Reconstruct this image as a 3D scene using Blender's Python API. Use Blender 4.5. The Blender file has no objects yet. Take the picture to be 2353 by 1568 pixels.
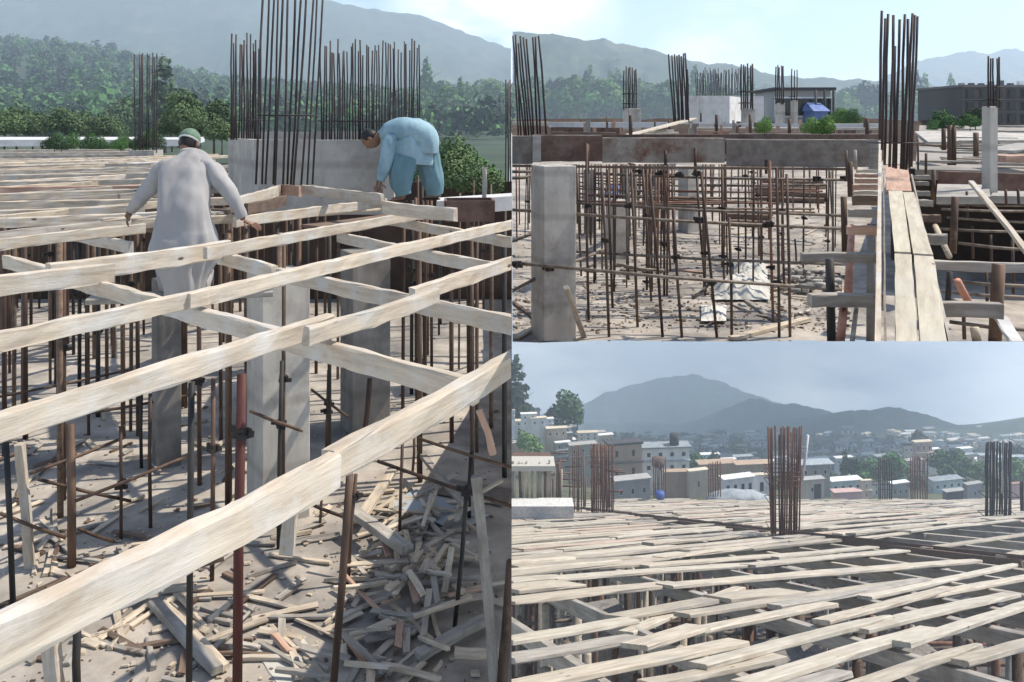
import bpy, bmesh, math, random
import numpy as np
from mathutils import Vector, Matrix, noise as mnoise
rnd = random.Random(7)
R = math.radians
scene = bpy.context.scene
COL = scene.collection

# ------------------------------------------------------------------ camera
# The camera stands at eye height above the decks; the origin is the eye.
F, CX, HY = 1960.0, 1176.5, 290.0          # focal length, centre column and eye-level row in photo units (2353 wide)
cam_d = bpy.data.cameras.new("camera")
cam = bpy.data.objects.new("camera", cam_d); COL.objects.link(cam)
cam.rotation_euler = (R(90), 0, 0)
cam_d.sensor_width = 36.0
cam_d.lens = 36.0 * F / 2353.0
cam_d.shift_y = -(784.0 - HY) / 2353.0
cam_d.clip_start, cam_d.clip_end = 0.05, 40000
scene.camera = cam

# ------------------------------------------------------------------ sky, sun, exposure
SUN_EL, SUN_AZ = 56.0, 76.0                 # azimuth from +y towards +x
world = bpy.data.worlds.new("World"); scene.world = world
world.use_nodes = True
def build_world():
    nt = world.node_tree; N = nt.nodes; Lk = nt.links
    N.clear()
    out = N.new("ShaderNodeOutputWorld"); bg = N.new("ShaderNodeBackground")
    sky = N.new("ShaderNodeTexSky"); sky.sky_type = 'NISHITA'; sky.sun_disc = False
    sky.sun_elevation = R(SUN_EL); sky.sun_rotation = R(SUN_AZ)
    sky.air_density = 1.0; sky.dust_density = .7; sky.ozone_density = 1.5; sky.altitude = 1200
    tc = N.new("ShaderNodeTexCoord"); sep = N.new("ShaderNodeSeparateXYZ")
    Lk.new(tc.outputs["Generated"], sep.inputs[0])
    # the lower half of the sphere is mist lying in the valleys
    low = N.new("ShaderNodeMapRange"); low.inputs[1].default_value = 0.0; low.inputs[2].default_value = -0.10
    Lk.new(sep.outputs["Z"], low.inputs[0])
    mist = N.new("ShaderNodeMix"); mist.data_type = 'RGBA'
    mm = N.new("ShaderNodeMapping"); mm.inputs["Scale"].default_value = (1, 1, 2.2); mm.inputs["Location"].default_value = (.35, .2, .1)
    Lk.new(tc.outputs["Generated"], mm.inputs[0])
    mn = N.new("ShaderNodeTexNoise"); mn.inputs["Scale"].default_value = 4.2; mn.inputs["Detail"].default_value = 5; mn.inputs["Roughness"].default_value = .5
    Lk.new(mm.outputs[0], mn.inputs["Vector"])
    mr = N.new("ShaderNodeValToRGB"); mr.color_ramp.elements[0].position = .38; mr.color_ramp.elements[1].position = .62
    mr.color_ramp.elements[0].color = (.36, .43, .50, 1); mr.color_ramp.elements[1].color = (.98, .98, 1.0, 1)
    Lk.new(mn.outputs["Fac"], mr.inputs[0])
    ms = N.new("ShaderNodeVectorMath"); ms.operation = 'SCALE'; ms.inputs["Scale"].default_value = 7.2
    Lk.new(mr.outputs[0], ms.inputs[0]); Lk.new(ms.outputs[0], mist.inputs["B"])
    Lk.new(low.outputs[0], mist.inputs["Factor"]); Lk.new(sky.outputs[0], mist.inputs["A"])
    # grey cloud lying on the valley range
    # broken cloud
    mp = N.new("ShaderNodeMapping"); mp.inputs["Scale"].default_value = (1, 1, 2.6)
    Lk.new(tc.outputs["Generated"], mp.inputs[0])
    nz = N.new("ShaderNodeTexNoise"); nz.inputs["Scale"].default_value = 5.0; nz.inputs["Detail"].default_value = 7; nz.inputs["Roughness"].default_value = .55
    Lk.new(mp.outputs[0], nz.inputs["Vector"])
    rp = N.new("ShaderNodeValToRGB"); rp.color_ramp.elements[0].position = .50; rp.color_ramp.elements[1].position = .68
    Lk.new(nz.outputs["Fac"], rp.inputs[0])
    # banks of cloud over the ranges: two soft masses
    def mass(dirv, inner, outer):
        v = N.new("ShaderNodeVectorMath"); v.operation = 'DOT_PRODUCT'
        v.inputs[1].default_value = Vector(dirv).normalized()
        Lk.new(tc.outputs["Generated"], v.inputs[0])
        m = N.new("ShaderNodeMapRange"); m.interpolation_type = 'SMOOTHSTEP'
        m.inputs[1].default_value = math.cos(R(outer)); m.inputs[2].default_value = math.cos(R(inner))
        Lk.new(v.outputs["Value"], m.inputs[0]); return m.outputs[0]
    g1 = mass((.20, 1, -.275), 1.5, 8.5)
    gs = N.new("ShaderNodeMath"); gs.operation = 'MULTIPLY'; gs.inputs[1].default_value = .8; Lk.new(g1, gs.inputs[0])
    gm = N.new("ShaderNodeMix"); gm.data_type = 'RGBA'; gm.inputs["B"].default_value = (2.6, 3.1, 3.5, 1)
    Lk.new(gs.outputs[0], gm.inputs["Factor"]); Lk.new(mist.outputs["Result"], gm.inputs["A"])
    m1 = mass((-.01, 1, .15), 1.0, 9.0)
    m2 = mass((.235, 1, .075), .3, 4.5)
    m2s = N.new("ShaderNodeMath"); m2s.operation = 'MULTIPLY'; m2s.inputs[1].default_value = .55; Lk.new(m2, m2s.inputs[0])
    add = N.new("ShaderNodeMath"); add.operation = 'MAXIMUM'; Lk.new(m1, add.inputs[0]); Lk.new(m2s.outputs[0], add.inputs[1])
    sc_ = N.new("ShaderNodeMath"); sc_.operation = 'MULTIPLY'; sc_.inputs[1].default_value = .28; Lk.new(rp.outputs[0], sc_.inputs[0])
    mx = N.new("ShaderNodeMath"); mx.operation = 'MAXIMUM'; Lk.new(sc_.outputs[0], mx.inputs[0])
    m2b = N.new("ShaderNodeMath"); m2b.operation = 'MULTIPLY'; m2b.inputs[1].default_value = 1.0; nm = N.new("ShaderNodeMapRange"); nm.inputs[1].default_value = .34; nm.inputs[2].default_value = .52; Lk.new(nz.outputs["Fac"], nm.inputs[0])
    nq = N.new("ShaderNodeMath"); nq.operation = 'MULTIPLY'; Lk.new(add.outputs[0], nq.inputs[0]); Lk.new(nm.outputs[0], nq.inputs[1]); Lk.new(nq.outputs[0], m2b.inputs[0])
    Lk.new(m2b.outputs[0], mx.inputs[1])
    cl = N.new("ShaderNodeMix"); cl.data_type = 'RGBA'; cl.inputs["B"].default_value = (11.5, 11.7, 12.0, 1)
    Lk.new(mx.outputs[0], cl.inputs["Factor"]); Lk.new(gm.outputs["Result"], cl.inputs["A"])
    Lk.new(cl.outputs["Result"], bg.inputs["Color"]); bg.inputs["Strength"].default_value = SKY_STRENGTH
    Lk.new(bg.outputs[0], out.inputs[0])
SKY_STRENGTH = 0.135
build_world()
sun_d = bpy.data.lights.new("sun", 'SUN'); sun_d.energy = 4.4; sun_d.angle = R(0.6); sun_d.color = (1.0, .93, .82)
sun = bpy.data.objects.new("sun", sun_d); COL.objects.link(sun)
sdir = Vector((math.sin(R(SUN_AZ)) * math.cos(R(SUN_EL)), math.cos(R(SUN_AZ)) * math.cos(R(SUN_EL)), math.sin(R(SUN_EL))))
sun.rotation_euler = sdir.to_track_quat('Z', 'Y').to_euler()
sun.location = (0, 0, 60)
vs = scene.view_settings
vs.view_transform = 'Standard'; vs.look = 'None'; vs.gamma = 1.0; vs.use_curve_mapping = False
vs.exposure = 0.56
scene.cycles.use_denoising = True
scene.cycles.max_bounces = 6
scene.cycles.volume_bounces = 2

# ------------------------------------------------------------------ materials
def make_mat(name, c1, c2, scale=6.0, rough=.85, stretch=(1, 1, 1), rand=.12, bump=.25, c3=None, c3_scale=1.2, c3_lo=.55, c3_hi=.72, metallic=0.0, dist=.01, detail=5, spots=None, bands=None):
    m = bpy.data.materials.new(name); m.use_nodes = True
    nt = m.node_tree; N = nt.nodes; Lk = nt.links
    b = N["Principled BSDF"]; b.inputs["Roughness"].default_value = rough; b.inputs["Metallic"].default_value = metallic
    b.inputs["Specular IOR Level"].default_value = .3
    tc = N.new("ShaderNodeTexCoord"); oi = N.new("ShaderNodeObjectInfo")
    off = N.new("ShaderNodeVectorMath"); off.operation = 'ADD'
    mul = N.new("ShaderNodeMath"); mul.operation = 'MULTIPLY'; mul.inputs[1].default_value = 57.0
    Lk.new(oi.outputs["Random"], mul.inputs[0]); Lk.new(tc.outputs["Object"], off.inputs[0]); Lk.new(mul.outputs[0], off.inputs[1])
    mp = N.new("ShaderNodeMapping"); mp.inputs["Scale"].default_value = stretch; Lk.new(off.outputs[0], mp.inputs[0])
    nz = N.new("ShaderNodeTexNoise"); nz.inputs["Scale"].default_value = scale; nz.inputs["Detail"].default_value = detail; nz.inputs["Roughness"].default_value = .62
    Lk.new(mp.outputs[0], nz.inputs["Vector"])
    rp = N.new("ShaderNodeValToRGB"); e = rp.color_ramp.elements
    e[0].position, e[1].position = .33, .68; e[0].color = (*c1, 1); e[1].color = (*c2, 1)
    Lk.new(nz.outputs["Fac"], rp.inputs[0]); col = rp.outputs[0]
    if c3:
        n2 = N.new("ShaderNodeTexNoise"); n2.inputs["Scale"].default_value = c3_scale; n2.inputs["Detail"].default_value = 6; n2.inputs["Roughness"].default_value = .65
        Lk.new(off.outputs[0], n2.inputs["Vector"])
        mr = N.new("ShaderNodeMapRange"); mr.inputs[1].default_value = c3_lo; mr.inputs[2].default_value = c3_hi; Lk.new(n2.outputs["Fac"], mr.inputs[0])
        mx = N.new("ShaderNodeMix"); mx.data_type = 'RGBA'; mx.inputs["B"].default_value = (*c3, 1)
        Lk.new(mr.outputs[0], mx.inputs["Factor"]); Lk.new(col, mx.inputs["A"]); col = mx.outputs["Result"]
    if spots:                                   # knots and nail holes: (scale, radius, colour)
        vo = N.new("ShaderNodeTexVoronoi"); vo.inputs["Scale"].default_value = spots[0]; vo.inputs["Randomness"].default_value = 1.0
        mp3 = N.new("ShaderNodeMapping"); mp3.inputs["Scale"].default_value = (.45, 1, 1); Lk.new(off.outputs[0], mp3.inputs[0]); Lk.new(mp3.outputs[0], vo.inputs["Vector"])
        ml = N.new("ShaderNodeMapRange"); ml.inputs[1].default_value = spots[1]; ml.inputs[2].default_value = spots[1] * .45; Lk.new(vo.outputs["Distance"], ml.inputs[0])
        mx2 = N.new("ShaderNodeMix"); mx2.data_type = 'RGBA'; mx2.inputs["B"].default_value = (*spots[2], 1)
        Lk.new(ml.outputs[0], mx2.inputs["Factor"]); Lk.new(col, mx2.inputs["A"]); col = mx2.outputs["Result"]
    if bands:                                   # board marks and drips on cast concrete: (spacing scale, strength)
        wv = N.new("ShaderNodeTexWave"); wv.bands_direction = 'Z'; wv.inputs["Scale"].default_value = bands[0]; wv.inputs["Distortion"].default_value = .35; wv.inputs["Detail"].default_value = 2
        Lk.new(tc.outputs["Object"], wv.inputs["Vector"])
        st = N.new("ShaderNodeTexNoise"); st.inputs["Scale"].default_value = 7.0; st.inputs["Detail"].default_value = 4
        ms_ = N.new("ShaderNodeMapping"); ms_.inputs["Scale"].default_value = (1, 1, .10); Lk.new(off.outputs[0], ms_.inputs[0]); Lk.new(ms_.outputs[0], st.inputs["Vector"])
        r1 = N.new("ShaderNodeMapRange"); r1.inputs[1].default_value = .10; r1.inputs[2].default_value = 0.0; r1.inputs[4].default_value = bands[1]; Lk.new(wv.outputs["Fac"], r1.inputs[0])
        r2 = N.new("ShaderNodeMapRange"); r2.inputs[1].default_value = .54; r2.inputs[2].default_value = .72; r2.inputs[4].default_value = bands[1]; Lk.new(st.outputs["Fac"], r2.inputs[0])
        ad = N.new("ShaderNodeMath"); ad.operation = 'MAXIMUM'; Lk.new(r1.outputs[0], ad.inputs[0]); Lk.new(r2.outputs[0], ad.inputs[1])
        mx4 = N.new("ShaderNodeMix"); mx4.data_type = 'RGBA'; mx4.inputs["B"].default_value = (c1[0] * .42, c1[1] * .40, c1[2] * .38, 1)
        Lk.new(ad.outputs[0], mx4.inputs["Factor"]); Lk.new(col, mx4.inputs["A"]); col = mx4.outputs["Result"]
    if rand:
        hv = N.new("ShaderNodeHueSaturation"); mr = N.new("ShaderNodeMapRange"); mr.inputs[3].default_value = 1 - rand; mr.inputs[4].default_value = 1 + rand
        Lk.new(oi.outputs["Random"], mr.inputs[0]); Lk.new(mr.outputs[0], hv.inputs["Value"]); Lk.new(col, hv.inputs["Color"]); col = hv.outputs[0]
    Lk.new(col, b.inputs["Base Color"])
    if bump:
        bp = N.new("ShaderNodeBump"); bp.inputs["Strength"].default_value = bump; bp.inputs["Distance"].default_value = dist
        Lk.new(nz.outputs["Fac"], bp.inputs["Height"]); Lk.new(bp.outputs[0], b.inputs["Normal"])
    return m
GR = (.12, 1, 1)
M = {}
M['wood']    = make_mat("pale_timber", (.36,.28,.20), (.62,.53,.405), 22, .85, GR, .14, .5, (.27,.235,.20), 2.2, .50, .72, spots=(6.0, .08, (.10,.07,.045)))
M['joist']   = make_mat("sunbleached_timber", (.37,.30,.225), (.575,.49,.38), 20, .88, GR, .12, .8, (.51,.48,.43), 3.4, .46, .66, spots=(5.0, .09, (.09,.065,.045)))
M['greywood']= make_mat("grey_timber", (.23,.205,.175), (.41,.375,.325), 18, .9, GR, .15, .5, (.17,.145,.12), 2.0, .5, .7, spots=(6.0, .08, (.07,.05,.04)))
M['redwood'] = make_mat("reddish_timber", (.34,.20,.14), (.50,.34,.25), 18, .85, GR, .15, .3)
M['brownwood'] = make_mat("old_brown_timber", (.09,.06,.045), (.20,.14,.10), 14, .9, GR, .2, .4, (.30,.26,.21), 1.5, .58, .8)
M['ply_brown'] = make_mat("rust_brown_formply", (.095,.052,.038), (.19,.115,.085), 5, .7, (1,1,1), .1, .1, (.24,.21,.17), 2.0, .6, .8)
M['ply_grey']  = make_mat("cement_stained_formply", (.21,.17,.135), (.33,.285,.235), 4, .75, (1,1,1), .1, .1, (.15,.07,.042), 1.6, .47, .60)
M['ply_dark']  = make_mat("dark_formply", (.125,.10,.08), (.235,.20,.168), 5, .7, (1,1,1), .1, .1, (.20,.18,.15), 1.6, .6, .78)
M['rebar']   = make_mat("dark_rebar", (.025,.022,.024), (.075,.055,.05), 9, .6, (1,1,.3), .3, .3, None, metallic=.25)
M['rustbar'] = make_mat("rusty_rebar", (.10,.045,.028), (.20,.10,.065), 1.2, .75, (1,1,.3), .3, .2)
M['pipe']    = make_mat("rusty_pipe", (.055,.035,.026), (.15,.095,.065), 7, .65, (1,1,.25), .3, .2, (.23,.20,.16), 3, .6, .8, .3)
M['tube']    = make_mat("dusty_scaffold_tube", (.10,.075,.055), (.24,.20,.16), 9, .65, (1,1,.3), .2, .2, metallic=.25)
M['darkpipe']= make_mat("black_prop_pipe", (.02,.022,.02), (.06,.05,.045), 6, .6, (1,1,.3), .2, .2, metallic=.2)
M['redpipe'] = make_mat("red_oxide_prop_pipe", (.065,.022,.018), (.125,.04,.032), 5, .6, (1,1,.3), .1, .2)
M['orangepipe'] = make_mat("orange_round_timber", (.42,.18,.11), (.55,.28,.19), 6, .7, (1,1,.2), .15, .2)
M['coupler'] = make_mat("dark_coupler_steel", (.018,.015,.014), (.05,.04,.035), 12, .6, rand=.2, bump=.2, metallic=.3)
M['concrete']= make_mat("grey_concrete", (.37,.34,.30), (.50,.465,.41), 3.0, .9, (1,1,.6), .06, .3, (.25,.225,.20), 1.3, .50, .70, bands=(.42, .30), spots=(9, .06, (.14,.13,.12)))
M['beamtop'] = make_mat("yellowed_beam_planking", (.355,.305,.225), (.52,.462,.36), 20, .88, GR, .10, .5, (.43,.40,.33), 3.0, .5, .72, spots=(5.0, .07, (.07,.05,.035)))
M['vwood'] = make_mat("pale_deck_planking", (.35,.295,.225), (.54,.475,.385), 2.6, .85, GR, .16, .3, (.34,.31,.27), .16, .50, .70, spots=(.6, .09, (.12,.09,.065)))
M['vjoist'] = make_mat("bleached_deck_planking", (.42,.37,.295), (.61,.555,.465), 2.2, .85, GR, .12, .3, (.42,.35,.27), .25, .50, .72, spots=(.55, .09, (.13,.10,.07)))
M['vgrey'] = make_mat("grey_deck_planking", (.25,.225,.195), (.44,.40,.35), 2.2, .9, GR, .16, .3, (.22,.19,.16), .2)
M['vpink'] = make_mat("pinkish_deck_planking", (.40,.30,.235), (.56,.45,.365), 2.4, .85, GR, .12, .3)
M['concrete_dark']= make_mat("shade_darkened_concrete", (.17,.155,.14), (.27,.25,.225), 3.0, .9, (1,1,.6), .06, .3, (.12,.11,.10), 1.3, .50, .70, bands=(.42, .25))  # darker concrete copy: column shade put into the colour; also used for rubble
M['whitecon']= make_mat("pale_rendered_concrete", (.56,.55,.53), (.68,.67,.65), 2.0, .9, (1,1,1), .05, .1, (.42,.40,.37), 1.1, .50, .70, bands=(.3, .15))
M['floor']   = make_mat("dusty_floor", (.26,.225,.185), (.50,.44,.37), 1.6, .95, (1,1,1), 0, .5, (.175,.16,.145), .55, .46, .64, detail=12, dist=.03)
M['slab']    = make_mat("dusty_slab_top", (.20,.18,.155), (.36,.33,.285), .8, .95, (1,1,1), 0, .3, (.33,.29,.25), .35, .52, .68, detail=8)
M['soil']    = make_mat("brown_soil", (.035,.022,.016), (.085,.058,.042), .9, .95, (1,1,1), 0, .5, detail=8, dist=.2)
M['earth']   = make_mat("valley_ground", (.06,.075,.035), (.13,.125,.075), .03, .95, (1,1,1), 0, .0, detail=8)
M['hill']    = make_mat("wooded_hillside", (.020,.036,.018), (.055,.078,.036), .022, .95, (1,1,1), 0, 0, (.105,.105,.062), .0075, .56, .70, detail=12)
M['leaf']    = make_mat("green_foliage", (.030,.075,.020), (.085,.185,.048), .35, .8, (1,1,1), .30, 0, detail=3)
M['leaf2']   = make_mat("light_foliage", (.060,.125,.024), (.15,.26,.06), .35, .8, (1,1,1), .25, 0, detail=3)
M['leaf3']   = make_mat("dark_foliage", (.014,.032,.014), (.042,.078,.032), .35, .8, (1,1,1), .30, 0, detail=3)
M['leafdull'] = make_mat("dull_green_foliage", (.05,.088,.034), (.12,.175,.07), .35, .8, (1,1,1), .25, 0, detail=3)
M['bark']    = make_mat("bark", (.06,.045,.032), (.12,.095,.07), 2, .9)
for k, c in {'w_white': (.72,.72,.70), 'w_cream': (.60,.52,.40), 'w_tan': (.44,.32,.23), 'w_brick': (.30,.20,.15), 'w_grey': (.36,.35,.33), 'w_dark': (.16,.15,.145), 'w_soot': (.12,.112,.105), 'w_blue': (.55,.64,.68), 'w_pink': (.58,.40,.36)}.items():
    M[k] = make_mat("wall_" + k[2:], tuple(v*.85 for v in c), tuple(min(1, v*1.08) for v in c), .35, .9, (1,1,.5), .10, 0, tuple(v*.6 for v in c), .12, .58, .8)
M['roof_dark'] = make_mat("dark_roof", (.035,.036,.04), (.08,.078,.08), .4, .8, rand=.2, bump=0)
M['roof_grey'] = make_mat("grey_metal_roof", (.22,.25,.27), (.38,.41,.43), .4, .6, rand=.2, bump=0)
M['roof_blue'] = make_mat("blue_roof", (.06,.11,.24), (.12,.18,.34), .4, .6, rand=.15, bump=0)
M['glass']   = make_mat("dark_window_glass", (.012,.015,.018), (.035,.04,.045), .6, .15, rand=.3, bump=0)
M['tarp']    = make_mat("crumpled_white_sheet", (.42,.40,.35), (.58,.56,.50), 3, .8, rand=.1, bump=.4)
M['bluetarp']= make_mat("blue_tarpaulin", (.08,.13,.30), (.16,.22,.42), 2, .6, rand=.1, bump=.3)
M['bluedrum']= make_mat("blue_plastic_drum", (.04,.08,.30), (.07,.13,.42), 2, .45, rand=.1, bump=0)
M['skin']    = make_mat("brown_skin", (.20,.105,.065), (.26,.145,.095), 14, .6, rand=0, bump=.1)
M['kurta']   = make_mat("pale_grey_cotton", (.30,.283,.27), (.375,.357,.343), 3, .95, (1,1,.3), 0, .45, (.255,.24,.228), 2.2, .55, .75, dist=.03)
M['bluecloth'] = make_mat("washed_blue_cotton", (.20,.31,.36), (.33,.46,.51), 3, .95, (1,1,.4), 0, .4, (.15,.24,.28), 2.5, .5, .7, dist=.03)
M['tealcloth'] = make_mat("faded_teal_cotton", (.10,.19,.22), (.18,.29,.32), 3, .95, (1,1,.4), 0, .4, (.12,.21,.25), 2.5, .5, .7, dist=.03)
M['cap']     = make_mat("green_cap_cloth", (.10,.16,.11), (.17,.24,.17), 30, .9, rand=0, bump=.3)
M['capband'] = make_mat("pale_cap_band", (.50,.52,.47), (.60,.61,.56), 30, .9, rand=0, bump=.2)
M['hair']    = make_mat("black_hair", (.008,.007,.007), (.022,.018,.016), 40, .5, (1,1,.2), 0, .5)
M['sandal']  = make_mat("dark_sandal", (.03,.02,.016), (.06,.04,.03), 12, .7, rand=0, bump=.1)

# ------------------------------------------------------------------ helpers
def tag(o, label=None, cat=None, group=None, kind=None):
    if label: o["label"] = label
    if cat: o["category"] = cat
    if group: o["group"] = group
    if kind or cat: o["kind"] = kind or "thing"
    return o
def link(name, me, mat=None, parent=None, loc=(0, 0, 0), rot=None):
    o = bpy.data.objects.new(name, me); COL.objects.link(o)
    if mat is not None and me is not None and not me.materials: me.materials.append(mat)
    l = Vector(loc)
    if parent is not None:
        o.parent = parent; l = l - parent_loc(parent)
    if rot is not None: o.matrix_basis = Matrix.Translation(l) @ rot.to_4x4()
    else: o.location = l
    return o
def parent_loc(p):
    l = Vector(p.location)
    while p.parent is not None:
        p = p.parent; l += Vector(p.location)
    return l
def empty(name, loc):
    o = bpy.data.objects.new(name, None); COL.objects.link(o); o.location = loc
    o.empty_display_size = .2
    return o
def mesh(name, vs_, fs, smooth=False):
    me = bpy.data.meshes.new(name); me.from_pydata([tuple(v) for v in vs_], [], fs); me.update()
    if smooth: me.polygons.foreach_set("use_smooth", [True] * len(me.polygons))
    return me
# --- levels: decks and floors tilted so each horizon falls on its image row
class Site:
    def __init__(s, level_row): s.row = level_row; s.slope = (HY - level_row) / F
    def z(s, y, h): return -h + s.slope * y
    def at(s, X, Y, h):
        d = h * F / (Y - s.row); return Vector(((X - CX) / F * d, d, s.z(d, h)))
    def on(s, x, y, h): return Vector((x, y, s.z(y, h)))
def ray(X, Y, d): return Vector(((X - CX) / F * d, d, (HY - Y) / F * d))
UP3 = Vector((0, .4056, 1)).normalized()     # square to the sloping valley deck
S1, S2, S3 = Site(293.0), Site(185.0), Site(1085.0)
def A(x, y): return (x / 2, y / 2)
def B(x, y): return (x / 2, 784 + y / 2)
def C(x, y): return (1176.5 + x / 2, y / 2)
def D(x, y): return (1176.5 + x / 2, 784 + y / 2)

def frame(d, up=Vector((0, 0, 1))):
    x = d.normalized(); y = up.cross(x)
    if y.length < 1e-4: y = Vector((0, 1, 0)).cross(x)
    y.normalize(); z = x.cross(y)
    return Matrix((x, y, z)).transposed()
def plank_mesh(L, w, t, seg=5, rough=.004, ch=.006, taper=0.0, seed=None):
    r = random.Random(seed if seed is not None else rnd.random())
    ch = min(ch, t * .3, w * .3)
    vs_, fs = [], []
    bow = r.uniform(-1, 1) * rough * 2.5; bz = r.uniform(-1, 1) * rough * 1.5
    for i in range(seg + 1):
        u = i / seg; x = L * u
        k = 1.0
        if taper and u > 1 - taper: k = .45
        hw = w / 2 * k; yo = bow * math.sin(u * math.pi); zo = bz * math.sin(u * math.pi)
        prof = [(-hw, -t + ch), (-hw, -ch), (-hw + ch, 0), (hw - ch, 0), (hw, -ch), (hw, -t + ch), (hw - ch, -t), (-hw + ch, -t)]
        xe = x + (r.uniform(-1, 1) * rough * 2 if i in (0, seg) else 0)
        for (py, pz) in prof:
            vs_.append((xe + r.uniform(-1, 1) * rough * .8, py + yo + r.uniform(-1, 1) * rough, pz + zo + r.uniform(-1, 1) * rough * .8))
    for i in range(seg):
        for j in range(8):
            a, b = i * 8 + j, i * 8 + (j + 1) % 8
            fs.append((a, b, b + 8, a + 8))
    fs.append(tuple(range(7, -1, -1))); n = seg * 8; fs.append(tuple(range(n, n + 8)))
    return mesh("plank", vs_, fs)
def plank(name, p0, p1, w, t, mat, parent=None, seg=5, rough=.004, ch=.006, taper=0.0, roll=0.0, up=Vector((0, 0, 1))):
    """A sawn timber whose top-centre line runs p0 -> p1."""
    d = Vector(p1) - Vector(p0)
    rot = frame(d, up)
    if roll: rot = Matrix.Rotation(roll, 3, d.normalized()) @ rot
    return link(name, plank_mesh(d.length, w, t, seg, rough, ch, taper), mat, parent, p0, rot)
def tube_mesh(pts, r, sides=7, cap=True, radii=None):
    """A round bar through pts (given relative to the first)."""
    vs_, fs = [], []; n = len(pts); o = Vector(pts[0])
    for i, p in enumerate(pts):
        a = Vector(pts[max(i - 1, 0)]); b = Vector(pts[min(i + 1, n - 1)]); d = (b - a).normalized()
        u = d.cross(Vector((0, 0, 1))) if abs(d.z) < .9 else d.cross(Vector((1, 0, 0)))
        u.normalize(); v = d.cross(u); rr = radii[i] if radii else r
        for k in range(sides):
            t = 2 * math.pi * k / sides
            vs_.append(Vector(p) - o + (u * math.cos(t) + v * math.sin(t)) * rr)
    for i in range(n - 1):
        for k in range(sides):
            a, b = i * sides + k, i * sides + (k + 1) % sides
            fs.append((a, a + sides, b + sides, b))
    if cap:
        fs.append(tuple(range(sides))); fs.append(tuple(range(n * sides - 1, (n - 1) * sides - 1, -1)))
    return mesh("bar", vs_, fs, True)
def tube(name, pts, r, mat, parent=None, sides=7, radii=None):
    return link(name, tube_mesh(pts, r, sides, radii=radii), mat, parent, pts[0])
def box_mesh(sx, sy, sz, z0=0.0, ch=0.0):
    bm = bmesh.new(); bmesh.ops.create_cube(bm, size=1)
    for v in bm.verts: v.co = Vector((v.co.x * sx, v.co.y * sy, (v.co.z + .5) * sz + z0))
    if ch: bmesh.ops.bevel(bm, geom=bm.edges[:], offset=ch, segments=1, affect='EDGES')
    me = bpy.data.meshes.new("block"); bm.to_mesh(me); bm.free(); return me
def box(name, loc, s, mat, parent=None, z0=0.0, rz=0.0, ch=0.0):
    return link(name, box_mesh(*s, z0, ch), mat, parent, loc, Matrix.Rotation(rz, 3, 'Z'))
def merge(parts):
    """parts: [(verts, faces)] -> one list"""
    V, Fc = [], []
    for v, f in parts:
        o = len(V); V += v; Fc += [tuple(i + o for i in q) for q in f]
    return V, Fc
def cut(o, co, no):
    """Saw an object (and its parts) off at a world plane, keeping the side no points away from."""
    bpy.context.view_layer.update()
    for ob in [o] + list(o.children_recursive):
        if ob.type != 'MESH': continue
        mw = ob.matrix_world; inv = mw.inverted()
        ds = [(mw @ v.co - Vector(co)).dot(Vector(no)) for v in ob.data.vertices]
        if max(ds) <= 1e-6: continue
        if min(ds) >= 0:
            bpy.data.objects.remove(ob); continue
        if ob.data.users > 1: ob.data = ob.data.copy()
        bm = bmesh.new(); bm.from_mesh(ob.data)
        n = (mw.to_3x3().transposed() @ Vector(no)).normalized()
        r = bmesh.ops.bisect_plane(bm, geom=bm.verts[:] + bm.edges[:] + bm.faces[:], plane_co=inv @ Vector(co), plane_no=n, clear_outer=True, clear_inner=False)
        ed = [g for g in r['geom_cut'] if isinstance(g, bmesh.types.BMEdge)]
        if ed: bmesh.ops.edgeloop_fill(bm, edges=ed)
        bm.to_mesh(ob.data); bm.free()
SEAM_FALL = (784.5 - HY) / F          # fall of the camera plane through the image seam row
def cut_seam(o): cut(o, (-.004, 0, 0), (1, 0, 0))       # sawn off at a plane through the camera, along the image seam
def cut_side(o): cut(o, (.004, 0, 0), (-1, 0, 0))
def cut_seam_row(o): cut(o, (0, 0, 0), Vector((0, -SEAM_FALL, -1)))   # sawn off at the camera plane of the image seam row
def coupler_mesh():
    parts = []
    for (sx, sy, sz, ox, oy, oz) in ((.075, .085, .07, 0, 0, 0), (.03, .16, .045, .02, .02, .01), (.14, .03, .04, .01, -.03, -.015)):
        bm = bmesh.new(); bmesh.ops.create_cube(bm, size=1)
        parts.append(([Vector((v.co.x * sx + ox, v.co.y * sy + oy, v.co.z * sz + oz)) for v in bm.verts], [tuple(v.index for v in f.verts) for f in bm.faces])); bm.free()
    return mesh("coupler", *merge(parts))
COUPLER = coupler_mesh(); COUPLER.materials.append(M['coupler'])
def coupler(loc, parent, s=1.0):
    o = link("coupler", COUPLER, None, parent, loc); o.rotation_euler = (rnd.uniform(-.2, .2), rnd.uniform(-.2, .2), rnd.uniform(0, 3)); o.scale = (s, s, s); return o

# ------------------------------------------------------------------ large structure: terrain
def grid_sheet(name, xs_fn, ys, zfn, mat, kind="structure"):
    """A terrain sheet: rows at ys, each row's x positions from xs_fn(y)."""
    vs_, fs = [], []; nx = None
    for y in ys:
        xs = xs_fn(y); nx = len(xs)
        for x in xs: vs_.append((x, y, zfn(x, y)))
    for j in range(len(ys) - 1):
        for i in range(nx - 1):
            a = j * nx + i; fs.append((a, a + 1, a + nx + 1, a + nx))
    o = link(name, mesh(name, vs_, fs, True), mat); tag(o, kind=kind); return o
def lin(a, b, n): return [a + (b - a) * i / (n - 1) for i in range(n)]
def interp(px, x):
    if x <= px[0][0]: return px[0][1]
    for (x0, y0), (x1, y1) in zip(px, px[1:]):
        if x <= x1: return y0 + (y1 - y0) * (x - x0) / (x1 - x0)
    return px[-1][1]
def fbm(x, y, s, o=5): return mnoise.fractal(Vector((x / s, y / s, 3.1)), .9, 2.1, o)
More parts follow.
